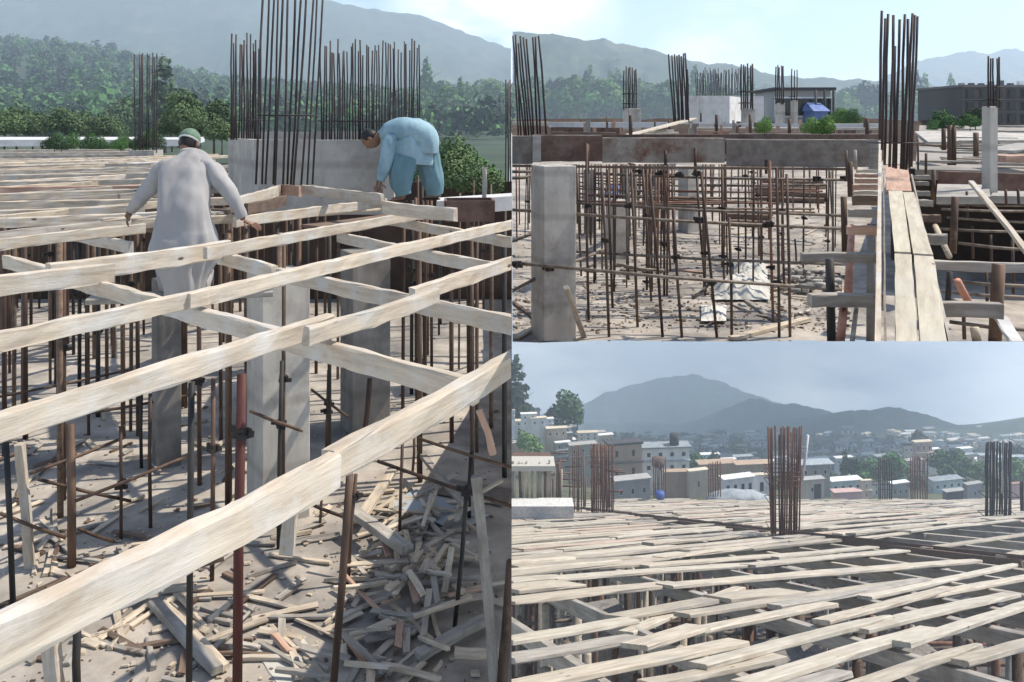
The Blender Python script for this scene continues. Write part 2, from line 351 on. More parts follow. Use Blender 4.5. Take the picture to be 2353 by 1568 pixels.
def mountain(name, sil, dist, depth, base_z, mat, n=240, rows=48, rough=.034, x_cut=None):
    """A range seen from the town: crest heights sil [(column, row)] at distance dist, its flank coming forward by depth."""
    x0, x1 = sil[0][0], sil[-1][0]
    vs_, fs = [], []
    for j in range(rows):
        t = j / (rows - 1)                     # 0 foot .. 1 crest, then the far side
        for i in range(n):
            X = x0 + (x1 - x0) * i / (n - 1)
            zc = (HY - interp(sil, X)) / F * dist
            x = (X - CX) / F * dist
            y = dist - depth * (1 - t)
            zz = base_z + (zc - base_z) * (t ** 1.15)
            g = (fbm(x, y, dist * .09, 8) - .35 * abs(fbm(x * 1.3, y * .55, dist * .035, 6))) * rough * dist * (.25 + math.sin(t * math.pi) * .9) * .6
            if t > .97: g = fbm(x, 7.0, dist * .02, 8) * dist * .0026
            vs_.append((x * (y / dist) ** .25, y, zz + g))
    for i in range(n):                         # back side
        X = x0 + (x1 - x0) * i / (n - 1); x = (X - CX) / F * dist
        vs_.append((x, dist + depth * .6, base_z))
    for j in range(rows):
        for i in range(n - 1):
            a = j * n + i; fs.append((a, a + 1, a + n + 1, a + n))
    o = link(name, mesh(name, vs_, fs, True), mat); tag(o, kind="structure")
    return o
q = lambda pts, conv: [conv(*p) for p in pts]
mountain("mountain", [(-500, 20), (-200, -60), (200, -70), (500, -40), (690, -12), (765, 4), (850, 20), (975, 37), (1060, 70), (1174, 112)], 3600, 1500, -60, M['hill'], rough=.02)
mountain("mountain", q([(3, 146), (100, 152), (200, 160), (330, 186), (420, 180), (480, 198), (560, 214), (620, 222), (700, 250), (780, 268), (850, 285), (920, 294), (1000, 300), (1100, 328), (1150, 337), (1250, 350), (1320, 362), (1420, 357), (1500, 366), (1600, 372), (1700, 378), (1800, 385), (2000, 400), (2500, 420)], C), 2300, 1000, -30, M['hill'])
mountain("mountain", q([(1500, 400), (1680, 372), (1850, 287), (1950, 262), (2050, 243), (2120, 238), (2200, 247), (2260, 226), (2353, 232), (2600, 200), (3000, 260)], C), 4200, 1500, -80, M['hill'], rough=.02)
# ranges beyond the town in the valley
mountain("mountain", q([(-600, 470), (-100, 400), (100, 345), (330, 288), (430, 240), (560, 200), (700, 168), (830, 150), (930, 178), (1050, 226), (1200, 276), (1350, 318), (1500, 360), (1800, 470)], D), 5300, 1700, -2180, M['hill'])
mountain("mountain", q([(380, 520), (600, 470), (800, 415), (950, 330), (1090, 262), (1140, 268), (1200, 287), (1350, 298), (1450, 322), (1500, 345), (1600, 420), (1800, 480)], D), 3700, 1100, -1520, M['hill'])
mountain("mountain", q([(1300, 470), (1420, 385), (1500, 345), (1540, 322), (1650, 318), (1720, 306), (1780, 304), (1830, 326), (1870, 330), (1950, 350), (2010, 372), (2080, 410), (2150, 440), (2230, 452), (2300, 470)], D), 2700, 800, -1090, M['hill'])
mountain("mountain", q([(2050, 480), (2150, 452), (2230, 436), (2290, 396), (2353, 368), (2500, 320), (2800, 300)], D), 2350, 600, -950, M['hill'])

# floor under the valley deck and the town slope beyond it
H3 = 14.6  # drop below the eye, scaled up about the camera with the whole valley deck
FLOOR3 = 52.0
PROF = [(470, None), (500, 1150), (700, 1128), (1000, 1093), (1500, 1058), (2100, 1018), (2700, 1006)]
def z3(x, y):
    zf = S3.z(y, FLOOR3)
    if y <= 470: return zf
    Y = interp([(500, 1150)] + PROF[2:], y)
    zt = -(Y - HY) / F * y
    zt += 46 * math.exp(-((x + 15) / 60) ** 2) * math.exp(-((y - 800) / 190) ** 2)
    zt += fbm(x, y, 260) * .010 * (y - 400) + (fbm(x, y, 60) * 3 if y > 900 else 0)
    k = min(1, (y - 470) / 40)
    return zf * (1 - k) + zt * k
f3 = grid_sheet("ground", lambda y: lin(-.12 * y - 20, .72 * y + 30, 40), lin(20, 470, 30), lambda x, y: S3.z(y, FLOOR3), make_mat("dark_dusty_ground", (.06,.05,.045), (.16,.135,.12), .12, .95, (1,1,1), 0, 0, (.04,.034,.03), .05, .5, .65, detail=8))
grid_sheet("hillside", lambda y: lin(-.10 * y - 40, .70 * y + 60, 90), lin(470, 2750, 110), z3, M['earth'])

# right-hand floor: an added support sheet, edge-on to the camera, runs down to it, the floor runs back under the decks
HF2 = 4.45
y_edge = HF2 / ((784.5 - 185) / F)
grid_sheet("support_sheet", lambda y: lin(0.01, .66 * y + 4, 12), lin(3.3, y_edge, 10), lambda x, y: -SEAM_FALL * y, M['floor'])
grid_sheet("floor", lambda y: lin(0.01, .66 * y + 4, 60), lin(y_edge, 52, 70), lambda x, y: S2.z(y, HF2) + .03 * fbm(x, y, 1.1), M['floor'])
# left-hand floor
HF1 = 4.4
grid_sheet("floor", lambda y: lin(-.70 * y - 3, -.004, 50), lin(2, 44, 70), lambda x, y: S1.z(y, HF1) + (.025 * fbm(x, y, 1.2)), M['floor'])
# ground behind the left-hand site, rising to the wooded hill
def z_left(x, y):
    b = -9 + .002 * (y - 44)
    X = CX + x / y * F
    crest = interp([(-300, 112), (0, 118), (120, 122), (250, 140), (330, 158), (430, 186), (520, 204), (700, 214), (960, 232), (1176, 236)], X)
    zc = (HY - crest) / F * 1700
    t = max(0, min(1, (y - 420) / 1280)); t = t * t * (3 - 2 * t)
    return b * (1 - t) + zc * t + fbm(x, y, 170) * 5 * t
grid_sheet("wooded_hill", lambda y: lin(-.78 * y - 20, -.5, 60), lin(44, 1850, 90), z_left, M['hill'])
# wooded ridge behind the right-hand site
RIDGE0, RIDGE1 = 900, 1180
def z_ridge(x, y):
    X = CX + x / y * F
    crest = interp(q([(0, 352), (150, 355), (500, 372), (720, 388), (1000, 415), (1250, 430), (1680, 432), (1900, 420), (2353, 415)], C), X)
    z0 = (HY - 283) / F * RIDGE0 - 1; z1 = (HY - crest) / F * RIDGE1 - 17
    t = (y - RIDGE0) / (RIDGE1 - RIDGE0)
    return z0 + (z1 - z0) * t + fbm(x, y, 80) * 2.5
grid_sheet("wooded_hill", lambda y: lin(.5, .68 * y, 50), lin(RIDGE0, RIDGE1, 24), z_ridge, M['hill'])
# bank added to cover the void behind the right-hand floor
grid_sheet("cover_bank", lambda y: lin(.01, .66 * y, 40), lin(47, 52, 8), lambda x, y: S2.z(y, HF2) + (y - 47) * .42 + .12 * fbm(x, y, 1.6), M['soil'])

# ------------------------------------------------------------------ haze in the valley air
def build_haze():
    m = bpy.data.materials.new("valley_haze"); m.use_nodes = True
    nt = m.node_tree; nt.nodes.clear()
    out = nt.nodes.new("ShaderNodeOutputMaterial"); pv = nt.nodes.new("ShaderNodeVolumePrincipled")
    pv.inputs["Color"].default_value = HAZE_COLOR; pv.inputs["Density"].default_value = HAZE_DENSITY; pv.inputs["Anisotropy"].default_value = .25
    nt.links.new(pv.outputs[0], out.inputs["Volume"])
    x0, x1, y0, y1, z0, z1 = -4200, 5200, -40, 5750, -2340, 720
    me = box_mesh(x1 - x0, y1 - y0, z1 - z0, z0)
    o = link("haze", me, m, None, ((x0 + x1) / 2, (y0 + y1) / 2, 0)); tag(o, kind="stuff")
HAZE_DENSITY, HAZE_COLOR = 1 / 4000, (.755, .875, 1.0, 1)
build_haze()

# ------------------------------------------------------------------ trees
def leaf_mesh(name, seed, n, lobes, size, cone=False):
    """Leaf sprays spread through the lobes of a crown: (x, y, z, rx, rz) each."""
    r = np.random.RandomState(seed)
    lob = np.array(lobes, float); vol = lob[:, 3] ** 2 * lob[:, 4]
    idx = r.choice(len(lob), n, p=vol / vol.sum()); L = lob[idx]
    d = r.normal(size=(n, 3)); d /= np.linalg.norm(d, axis=1)[:, None]
    rad = r.uniform(.45, 1.03, n) ** .6
    c = L[:, :3] + d * rad[:, None] * np.stack([L[:, 3], L[:, 3], L[:, 4]], 1)
    nrm = d + r.normal(size=(n, 3)) * .55 + np.array([0, 0, .25]); nrm /= np.linalg.norm(nrm, axis=1)[:, None]
    u = np.cross(nrm, r.normal(size=(n, 3))); u /= np.linalg.norm(u, axis=1)[:, None]; v = np.cross(nrm, u)
    s = size * r.uniform(.6, 1.35, n)[:, None]
    P = np.stack([c - u * s, c - v * s * .6 + nrm * s * .15, c + u * s, c + v * s * .6 - nrm * s * .15], 1).reshape(-1, 3)
    me = bpy.data.meshes.new(name); me.vertices.add(n * 4); me.vertices.foreach_set("co", P.ravel())
    me.loops.add(n * 4); me.loops.foreach_set("vertex_index", np.arange(n * 4))
    me.polygons.add(n); me.polygons.foreach_set("loop_start", np.arange(0, n * 4, 4)); me.polygons.foreach_set("loop_total", np.full(n, 4)); me.update()
    return me
def trunk_mesh(H, r0, limbs, seed):
    r = random.Random(seed); parts = []
    def add(pts, radii):
        me = tube_mesh(pts, 1, 6, radii=radii); o = Vector(pts[0])
        parts.append(([v.co + o for v in me.vertices], [tuple(p.vertices) for p in me.polygons])); bpy.data.meshes.remove(me)
    add([(0, 0, -1.0), (r.uniform(-.1, .1), 0, H * .4), (r.uniform(-.2, .2), r.uniform(-.2, .2), H * .85)], [r0 * 1.25, r0 * .8, r0 * .25])
    for k in range(limbs):
        a = r.uniform(0, 6.3); z = H * r.uniform(.3, .6); l = H * r.uniform(.25, .4)
        add([(0, 0, z), (math.cos(a) * l * .5, math.sin(a) * l * .5, z + l * .5), (math.cos(a) * l, math.sin(a) * l, z + l * .8)], [r0 * .45, r0 * .3, r0 * .1])
    return mesh("trunk", *merge(parts), True)
# kinds: (trunk mesh, crown mesh) of unit trees about 10 m tall
KIND = {
 'round': (trunk_mesh(10, .22, 4, 1), leaf_mesh("crown", 1, 620, [(0, 0, 6.4, 2.6, 2.4), (1.6, .4, 5.6, 1.9, 1.7), (-1.7, .6, 5.4, 2.0, 1.8), (.3, -1.6, 5.2, 1.9, 1.8), (-.4, 1.3, 8.0, 1.7, 1.5)], .55)),
 'broad': (trunk_mesh(9, .26, 5, 2), leaf_mesh("crown", 2, 700, [(0, 0, 5.2, 3.0, 2.2), (2.6, 0, 4.6, 2.2, 1.7), (-2.5, .8, 4.7, 2.3, 1.8), (.8, -2.0, 4.2, 2.1, 1.6), (-.8, .5, 7.0, 1.9, 1.4), (1.3, 1.0, 6.6, 1.6, 1.3)], .6)),
 'poplar': (trunk_mesh(12, .2, 3, 3), leaf_mesh("crown", 3, 560, [(0, 0, 4, 1.5, 2.4), (.2, 0, 7, 1.6, 2.6), (-.1, .2, 10, 1.2, 2.2), (.1, 0, 12, .7, 1.6)], .5)),
 'pine': (trunk_mesh(12, .24, 2, 4), leaf_mesh("crown", 4, 640, [(0, 0, 4.2, 2.6, .8), (.6, .2, 6.0, 2.2, .8), (-.5, 0, 7.7, 1.9, .7), (.2, 0, 9.3, 1.5, .7), (0, 0, 10.9, 1.0, .8), (0, 0, 12.2, .5, .7)], .5)),
 'bush': (trunk_mesh(2.0, .06, 4, 5), leaf_mesh("crown", 5, 2600, [(0, 0, 1.2, 1.1, .9), (.8, 0, 1.0, .8, .7), (-.8, .3, .9, .8, .7), (.1, -.3, 1.9, .7, .6)], .085)),
 'shrub_tree': (trunk_mesh(9, .16, 5, 6), leaf_mesh("crown", 6, 3600, [(0, 0, 5.2, 3.0, 2.2), (2.6, 0, 4.6, 2.2, 1.7), (-2.5, .8, 4.7, 2.3, 1.8), (.8, -2.0, 4.2, 2.1, 1.6), (-.8, .5, 7.0, 1.9, 1.4), (1.3, 1.0, 6.6, 1.6, 1.3)], .26)),
}
TREE_N = 0
def tree(kind, loc, s, leaf, label, group=None, name="tree", cat="tree"):
    t = empty(name, loc); tag(t, label, cat, group)
    t.rotation_euler.z = rnd.uniform(0, 6.28); sc = s * rnd.uniform(.92, 1.08)
    t.scale = (sc * rnd.uniform(.85, 1.2), sc * rnd.uniform(.85, 1.2), sc)
    tm, cm = KIND[kind]
    for nm, me, mt in (("trunk", tm, M['bark']), ("crown", cm, M[leaf])):
        o = bpy.data.objects.new(nm, me); COL.objects.link(o); o.parent = t
        if not me.materials: me.materials.append(mt)
        o.material_slots[0].link = 'OBJECT'; o.material_slots[0].material = mt
    return t
def forest(name, pts, leaf, n=52):
    """A wood that reads as one mass: small crowns joined in one mesh."""
    r = np.random.RandomState(5); Ps = []
    for (x, y, z, h) in pts:
        k = n; w = h * .33 * r.uniform(.8, 1.25)
        d = r.normal(size=(k, 3)); d /= np.linalg.norm(d, axis=1)[:, None]
        rad = r.uniform(.5, 1.05, k)[:, None]
        c = np.array([x, y, z + h * .55]) + d * rad * np.array([w, w, h * .47])
        nrm = d + r.normal(size=(k, 3)) * .5; nrm /= np.linalg.norm(nrm, axis=1)[:, None]
        u = np.cross(nrm, r.normal(size=(k, 3))); u /= np.linalg.norm(u, axis=1)[:, None]; v = np.cross(nrm, u)
        s = h * .115 * r.uniform(.6, 1.35, k)[:, None]
        Ps.append(np.stack([c - u * s, c - v * s * .7, c + u * s, c + v * s * .7], 1).reshape(-1, 3))
    P = np.concatenate(Ps); m = len(P) // 4
    me = bpy.data.meshes.new(name); me.vertices.add(m * 4); me.vertices.foreach_set("co", P.ravel())
    me.loops.add(m * 4); me.loops.foreach_set("vertex_index", np.arange(m * 4))
    me.polygons.add(m); me.polygons.foreach_set("loop_start", np.arange(0, m * 4, 4)); me.polygons.foreach_set("loop_total", np.full(m, 4)); me.update()
    o = link(name, me, M[leaf]); tag(o, kind="stuff"); return o
# the wooded hill beyond the left-hand site
pts, pts2 = [], []
for k in range(2600):
    y = rnd.uniform(480, 1780); x = -rnd.uniform(.0, .66) * y
    (pts if rnd.random() < .6 else pts2).append((x, y, z_left(x, y), rnd.uniform(10, 22) * (1.3 if rnd.random() < .12 else 1)))
forest("hillside_woods", pts, 'leaf'); forest("hillside_woods", pts2, 'leaf3')
pts, pts2 = [], []
for k in range(1100):
    y = rnd.uniform(RIDGE0 + 2, RIDGE1); x = rnd.uniform(.004, .63) * y
    (pts if rnd.random() < .55 else pts2).append((x, y, z_ridge(x, y), rnd.uniform(12, 25)))
forest("ridge_woods", pts, 'leaf2'); forest("ridge_woods", pts2, 'leaf')

# woods between the houses of the valley town
pts = []
for k in range(2300):
    y = rnd.uniform(640, 2650); x = rnd.uniform(.0, .64) * y
    pts.append((x, y, z3(x, y) - 2, rnd.uniform(8, 17)))
forest("valley_woods", pts, 'leaf')
# nearer trees that stand out one by one
for (X, Y, d, kd, s, lf) in [(10, 316, 70, 'poplar', .30, 'leaf2'), (38, 318, 74, 'round', .34, 'leaf2'), (75, 316, 95, 'broad', .40, 'leaf'), (150, 316, 80, 'round', .36, 'leaf'), (185, 318, 100, 'broad', .42, 'leaf2'),
        (225, 317, 90, 'round', .34, 'leaf'), (262, 316, 110, 'broad', .40, 'leaf'), (395, 318, 62, 'poplar', .27, 'leaf2'), (425, 318, 60, 'round', .38, 'leaf2'), (455, 318, 64, 'poplar', .29, 'leaf2'), (492, 320, 66, 'round', .40, 'leaf2'),
        (510, 330, 48, 'poplar', .19, 'leaf')]:
    tree('shrub_tree', ray(X, Y + 22, d), s * 1.25, 'leafdull', ("soft light green tree behind the far pale slab, " + ("cut by the picture edge" if X < 100 else "left of the slim rebars" if X < 300 else "between slim rebars and shaft")), "trees behind the left-hand deck")
for (X, Y, d, kd, s, lf) in [(1040, 450, 22, 'bush', .62, 'leaf2'), (1075, 450, 23, 'bush', .6, 'leaf'), (1018, 445, 25, 'bush', .66, 'leaf'), (1100, 455, 21, 'bush', .42, 'leaf2')]:
    tree(kd, ray(X, Y, d), s, 'leafdull' if lf == 'leaf2' else lf, "leafy green bush behind the stooping worker at the deck edge", "bushes behind the stooping worker", "bush", "bush")
n = 0
for k in range(16):
    X = rnd.uniform(965, 1172); d = rnd.uniform(700, 1150); x, z = (X - CX) / F * d, z_left((X - CX) / F * d, d)
    tree(rnd.choice(['round', 'broad', 'broad', 'poplar']), (x, d, z), rnd.uniform(2.6, 4.6), rnd.choice(['leaf', 'leaf2']), "hazy tree on the slope behind the stooping worker", "hazy trees behind the stooping worker")
for k in range(34):
    X = rnd.uniform(0, 530); d = rnd.uniform(260, 620); x = (X - CX) / F * d
    tree(rnd.choice(['shrub_tree', 'shrub_tree', 'poplar']), (x, d, z_left(x, d)), rnd.uniform(1.3, 2.4), rnd.choice(['leaf', 'leafdull', 'leafdull']), "tree at the foot of the wooded hill behind the pale slab edge", "trees at the foot of the wooded hill")
for k in range(64):
    X = rnd.choice([rnd.uniform(1250, 1600), rnd.uniform(1250, 1600), rnd.uniform(1600, 2020), rnd.uniform(2090, 2230)]); d = rnd.uniform(RIDGE0 + 2, RIDGE0 + 120); x = (X - CX) / F * d
    tree(rnd.choice(['round', 'shrub_tree', 'shrub_tree', 'poplar', 'broad']), (x, d, z_ridge(x, d) - .6), rnd.uniform(2.5, 4.4), rnd.choice(['leaf', 'leaf2', 'leaf2', 'leaf2', 'leaf3']), "green tree in the belt of trees behind the plywood beam", "belt of trees behind the plywood beam")

# ================================================================== left-hand deck: joists, stringers, props, two men
H1 = 1.0
def joist(X0, Y0, X1, Y1, w=.052, t=.10, mat='joist', h=H1, label=None, group=None, name="joist", cat="timber joist", dz=0.0):
    p0, p1 = S1.at(X0, Y0, h - dz), S1.at(X1, Y1, h - dz)
    o = plank(name, p0, p1, w, t, M[mat], None, max(5, int((p1 - p0).length / .13)), .0066, .008)
    tag(o, label, cat, group); cut_seam(o); return o
J = "joists of the unfinished deck"
joist(-70, 1444, 775, 1036, .054, .108, label="nearest thick joist with chipped edges, rising out of the picture's lower corner", group=J)
joist(758, 1030, 1230, 776, .056, .102, label="second length of the nearest joist line, its butt end lapped over the first", group=J, dz=.006)
joist(-60, 968, 760, 722, .052, .10, label="long pale joist second in line from the camera, spliced over the middle stringer", group=J)
joist(700, 752, 1000, 662, .05, .095, label="short joist length ending in a splice above the bright column", group=J, dz=.01)
joist(948, 662, 1230, 575, .052, .10, label="joist length going on from the splice to the picture seam, brick wall behind it", group=J)
joist(-60, 772, 485, 660, .052, .10, label="joist in front of the kneeling worker's legs, broken end at a splice", group=J)
joist(430, 674, 1230, 494, .052, .10, label="longest joist, passing under the kneeling worker to the picture seam", group=J)
joist(-60, 640, 262, 606, .07, .14, label="stub joist at the picture edge with ragged rotten end", group=J)
joist(110, 606, 525, 552, .07, .15, 'joist', label="ragged pale joist across the back of the kneeling worker's thighs", group=J)
joist(470, 568, 992, 480, .05, .105, label="joist under the kneeling worker's right hand, ending at the dark form box", group=J)
joist(-60, 556, 330, 514, .05, .105, label="joist at the kneeling worker's left hand", group=J)
joist(540, 498, 885, 456, .05, .12, label="joist behind the kneeling worker, running to the stooping worker's feet", group=J)
joist(300, 505, 560, 492, .05, .10, 'wood', label="short tan joist beside the kneeling worker's hip", group=J)
# joists further off, seen as pale lines to the worker's left
for i, (Y0, Y1, X1, mt, lb) in enumerate([
    (502, 484, 420, 'joist', "pale joist just beyond the kneeling worker's left hand"), (484, 470, 330, 'joist', "weathered joist, third beyond the worker's left hand"),
    (464, 452, 640, 'wood', "tan joist passing behind the kneeling worker's elbow"), (447, 428, 560, 'joist', "pale joist level with the kneeling worker's elbow"),
    (430, 420, 600, 'redwood', "orange-stained joist level with the kneeling worker's ribs"), (418, 406, 610, 'joist', "thin pale joist level with the kneeling worker's shoulder blades"),
    (403, 394, 595, 'joist', "thin pale joist just under the kneeling worker's armpits"), (392, 384, 360, 'joist', "thin joist behind the worker's left shoulder"),
    (383, 374, 345, 'greywood', "greyish joist behind the worker's left shoulder top"), (374, 366, 350, 'joist', "far thin joist level with the worker's collar"),
    (366, 360, 340, 'joist', "far thin joist below the rubble strip"), (358, 354, 330, 'greywood', "far grey joist below the rubble strip"), (351, 348, 320, 'joist', "far pale joist at the foot of the rubble strip"), (345, 343, 300, 'joist', "farthest pale joist before the pale slab")]):
    d = 1960 / (Y0 - 293)
    joist(-50, Y0, X1, Y1, .06 + d * .0045, .11, mt, label=lb, group=J)
for k in range(13):
    c_ = 6.9 + k * 1.62; x0 = -.64 * c_ * 1.02
    # joists added to shade the bays, browner and lower, and the boards nailed under them
    Y0 = 293 + 1960 * (H1 + .02) / (c_ * .98); X1 = rnd.uniform(330, 600)
    if Y0 > 560 or Y0 < 342: continue
    sl = (Y0 - 297) / 2222; Y1 = Y0 - sl * X1
    joist(-50, Y0 + sl * 50, X1, Y1, .06 + k * .006, .10, rnd.choice(['wood', 'greywood', 'greywood', 'joist']), H1 + .02, "dull joist among the lit ones at the worker's left, " + rnd.choice(["brown stained", "grey stained", "short ended"]), "dull joists added to shade the bays")
for k in range(9):  # extra stringers, added so that the far bays fall darker
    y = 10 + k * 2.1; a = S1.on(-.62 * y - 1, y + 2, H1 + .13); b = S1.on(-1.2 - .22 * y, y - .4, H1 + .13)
    o = plank("stringer", a, b, .08, .12, M['brownwood'], None, 5); tag(o, "dark stringer added under the far joists to shade the bays", "timber stringer", "dark stringers added for shade"); cut_seam(o)
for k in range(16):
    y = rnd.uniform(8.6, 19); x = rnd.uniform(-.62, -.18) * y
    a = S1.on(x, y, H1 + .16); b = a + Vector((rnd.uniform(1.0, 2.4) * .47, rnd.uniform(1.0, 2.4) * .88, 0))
    o = plank("form_board", a, b, rnd.uniform(.2, .45), .03, M[rnd.choice(['greywood', 'wood', 'greywood', 'brownwood'])], None, 3); tag(o, "dull form board lying in the bays between the far joists", "form board", "form boards in the far bays"); cut_seam(o)
for (X0, Y0, X1, Y1, mt, lb) in [(290, 374, 365, 371, 'whitecon', "short pale board lying loose at the worker's left shoulder"), (480, 360, 522, 359, 'joist', "short pale board lying loose at the worker's right shoulder"),
                                (505, 385, 600, 420, 'brownwood', "brown board between the worker and the rebar column")]:
    joist(X0, Y0, X1, Y1, .10, .04, mt, label=lb, group="loose boards on the left deck", name="loose_board", cat="board", dz=.06)
plank_l = joist(228, 502, 322, 495, .16, .03, 'joist', label="short board under the kneeling worker's left hand", group="loose boards on the left deck", name="loose_board", cat="board", dz=.035)
# boxing round the rebar column and the stooping man's foothold
for (a, b, w, t, mt, lb) in [((535, 455), (645, 425), .05, .16, 'joist', "side board of the boxing round the tall rebar column, worker's side"), ((645, 425), (690, 428), .05, .14, 'redwood', "reddish back board of the boxing round the tall rebar column"),
                            ((690, 424), (880, 446), .05, .13, 'joist', "side board of the boxing running to the stooping worker"), ((565, 468), (655, 448), .05, .12, 'brownwood', "brown inner board of the boxing round the tall rebar column"),
                            ((880, 462), (1048, 478), .05, .13, 'joist', "pale board under the stooping worker's feet")]:
    o = joist(*a, *b, w, t, mt, h=.78, label=lb, group="boxing boards round the rebar column", name="boxing_board", cat="form board")
def form_box(loc, s, rz):
    t = empty("form_box", loc); t.rotation_euler.z = rz; tag(t, "dark brown open form box where the joist ends near the picture seam", "form box")
    for (x, y, sx, sy) in ((0, -s[1] / 2, s[0], .03), (0, s[1] / 2, s[0], .03), (-s[0] / 2, 0, .03, s[1] - .064), (s[0] / 2, 0, .03, s[1] - .064)):
        o = bpy.data.objects.new("form_board", box_mesh(sx, sy, s[2])); COL.objects.link(o); o.data.materials.append(M['ply_brown']); o.parent = t; o.location = (x, y, 0)
    return t
form_box(S1.at(1078, 505, H1 + .22), (.62, .5, .27), .1)
# stringers under the joists
def stringer(X0, Y0, X1, Y1, lb, w=.055, t=.11, mat='joist', h=H1 + .112):
    return joist(X0, Y0, X1, Y1, w, t, mat, h, lb, "stringers under the joists", "stringer", "timber stringer")
stringer(12, 586, 1095, 874, "long stringer crossing under four joists to the nearest joist")
stringer(505, 580, 632, 611, "stringer showing below the kneeling worker's right hand")
stringer(640, 614, 1230, 738, "stringer under the longest joist, going out over the bright column")
stringer(780, 533, 1130, 602, "thin stringer in the dark bay below the stooping worker")
stringer(900, 498, 1180, 545, "stringer beside the dark form box")
stringer(130, 520, 300, 556, "short stringer under the worker's left hand")
# props and scaffold tubes
def prop(site, hf, Xt, Yt, Xb, Yb, dia, mat, label, group, coup=(), cutter=None, name="steel_prop", cat="prop", d=None, sides=8, bend=0.0, hfoot=None):
    b = site.at(Xb, Yb, hf) if d is None else ray(Xb, Yb, d)
    t = ray(Xt, Yt, b.y); mid = (b + t) / 2 + Vector((rnd.uniform(-1, 1) * bend, 0, 0))
    root = empty(name, b); tag(root, label, cat, group)
    tube("pipe", [b, mid, t], dia / 2, M[mat], root, sides)
    for cy in coup:
        k = (cy - Yb) / (Yt - Yb); coupler(b + (t - b) * k, root, .75 + dia * 5)
    if cutter: cutter(root)
    return root
G1 = "props under the left-hand deck"
P1 = [(14, 1018, 30, 1390, .052, 'darkpipe', "dark prop at the picture edge beside the pale wooden post", ()), (162, 975, 165, 1302, .085, 'pipe', "thick brown prop right of the pale leaning post", ()),
      (277, 980, 278, 1240, .036, 'pipe', "thin prop carrying a cross of scaffold tubes on a coupler", (1115,)), (345, 905, 346, 1212, .042, 'pipe', "prop standing right of the crossed scaffold tubes", ()),
      (325, 905, 325, 1075, .045, 'darkpipe', "dark prop just behind the crossed scaffold tubes", ()), (440, 880, 434, 1600, .052, 'darkpipe', "long black prop reaching down past the nearest joist", ()),
      (490, 870, 487, 1335, .046, 'pipe', "brown prop between the black and the red one", (1030,)), (556, 860, 545, 1610, .078, 'redpipe', "thick red oxide prop reaching down past the nearest joist", (995,)),
      (648, 830, 640, 1262, .044, 'darkpipe', "black prop with a coupler in front of the bright column", (975,)), (755, 850, 750, 1045, .04, 'pipe', "prop with couplers beside the bright column", (925, 945)),
      (850, 870, 832, 1040, .07, 'pipe', "brown prop right of the bright column", ()), (804, 1090, 764, 1600, .06, 'pipe', "leaning brown prop over the pile of offcuts", ()),
      (818, 1090, 800, 1342, .035, 'pipe', "thin prop beside the leaning brown prop", (1140,)), (925, 1015, 917, 1255, .034, 'pipe', "thin prop behind the pile of offcuts", ()),
      (742, 1110, 735, 1210, .03, 'pipe', "short thin prop right of the hanging light post", ()), (1073, 1115, 1045, 1440, .040, 'darkpipe', "dark prop with coupler above the pile of offcuts", (1130,)),
      (1176, 1290, 1148, 1610, .085, 'pipe', "thick dark brown prop at the lower picture seam", ()), (178, 1430, 178, 1620, .062, 'darkpipe', "dark prop beside the squared wooden post under the nearest joist", ()),
      (1083, 1040, 1078, 1200, .045, 'darkpipe', "dark prop beside the split slanting board", ()), (952, 1000, 948, 1085, .035, 'pipe', "thin far prop towards the picture seam", ())]
for (xt, yt, xb, yb, dia, mt, lb, cp) in P1:
    prop(S1, HF1, xt, yt, xb, yb, dia, mt, lb, G1, cp, cut_seam, bend=.012)
def post(Xt, Yt, Xb, Yb, w, mat, lb, d=None, hf=HF1, site=S1, cutter=cut_seam, group="timber posts under the left-hand deck", depth=None):
    b = site.at(Xb, Yb, hf) if d is None else ray(Xb, Yb, d); t = ray(Xt, Yt, b.y)
    o = link("timber_post", plank_mesh((t - b).length, w, depth or w * .8, 6, .006), M[mat], None, b, frame(t - b, Vector((0, 1, 0))))
    tag(o, lb, "timber post", group); cutter(o); return o
post(50, 1018, 74, 1302, .085, 'joist', "pale leaning wooden post near the picture edge")
post(122, 1450, 136, 1620, .11, 'joist', "squared pale wooden post under the nearest joist")
post(1095, 1090, 1138, 1600, .075, 'greywood', "greyish leaning wooden post over the pile of offcuts")
post(672, 1165, 664, 1262, .12, 'joist', "light wooden post hanging into the sunlit floor by the black prop", d=7.4)
post(1100, 940, 1134, 1045, .05, 'redwood', "reddish split board slanting near the picture seam", d=6.5)
for k in range(120):                          # the crowd of props further back
    d = rnd.uniform(9.0, 21) if k < 60 else rnd.uniform(11, 21); X = rnd.choice([rnd.uniform(0, 430), rnd.uniform(0, 560), rnd.uniform(960, 1165), rnd.uniform(430, 960)])
    yt = HY + 1.22 * F / d; yb = HY + HF1 * F / d
    prop(S1, HF1, X + rnd.uniform(-3, 3), yt, X, yb, rnd.uniform(.042, .075), rnd.choice(['pipe', 'pipe', 'darkpipe', 'pipe', 'brownwood']), ("rusty prop in the crowd of props under the joists " + ("at the picture edge" if X < 200 else "left of the brown props" if X < 430 else "behind the bright column" if X < 960 else "under the deck edge")), "far props under the left-hand deck", (yt + (yb - yt) * rnd.uniform(.3, .6),) if k % 2 else (), cut_seam, sides=6)
def tube_px(X0, Y0, d0, X1, Y1, d1, dia, mat, lb, group, cutter, sag=.01):
    a, b = ray(X0, Y0, d0), ray(X1, Y1, d1); m = (a + b) / 2 - Vector((0, 0, sag))
    o = tube("scaffold_tube", [a, m, b], dia / 2, M[mat], None, 7); tag(o, lb, "scaffold tube", group); cutter(o); return o
GT1 = "scaffold tubes tying the left-hand props"
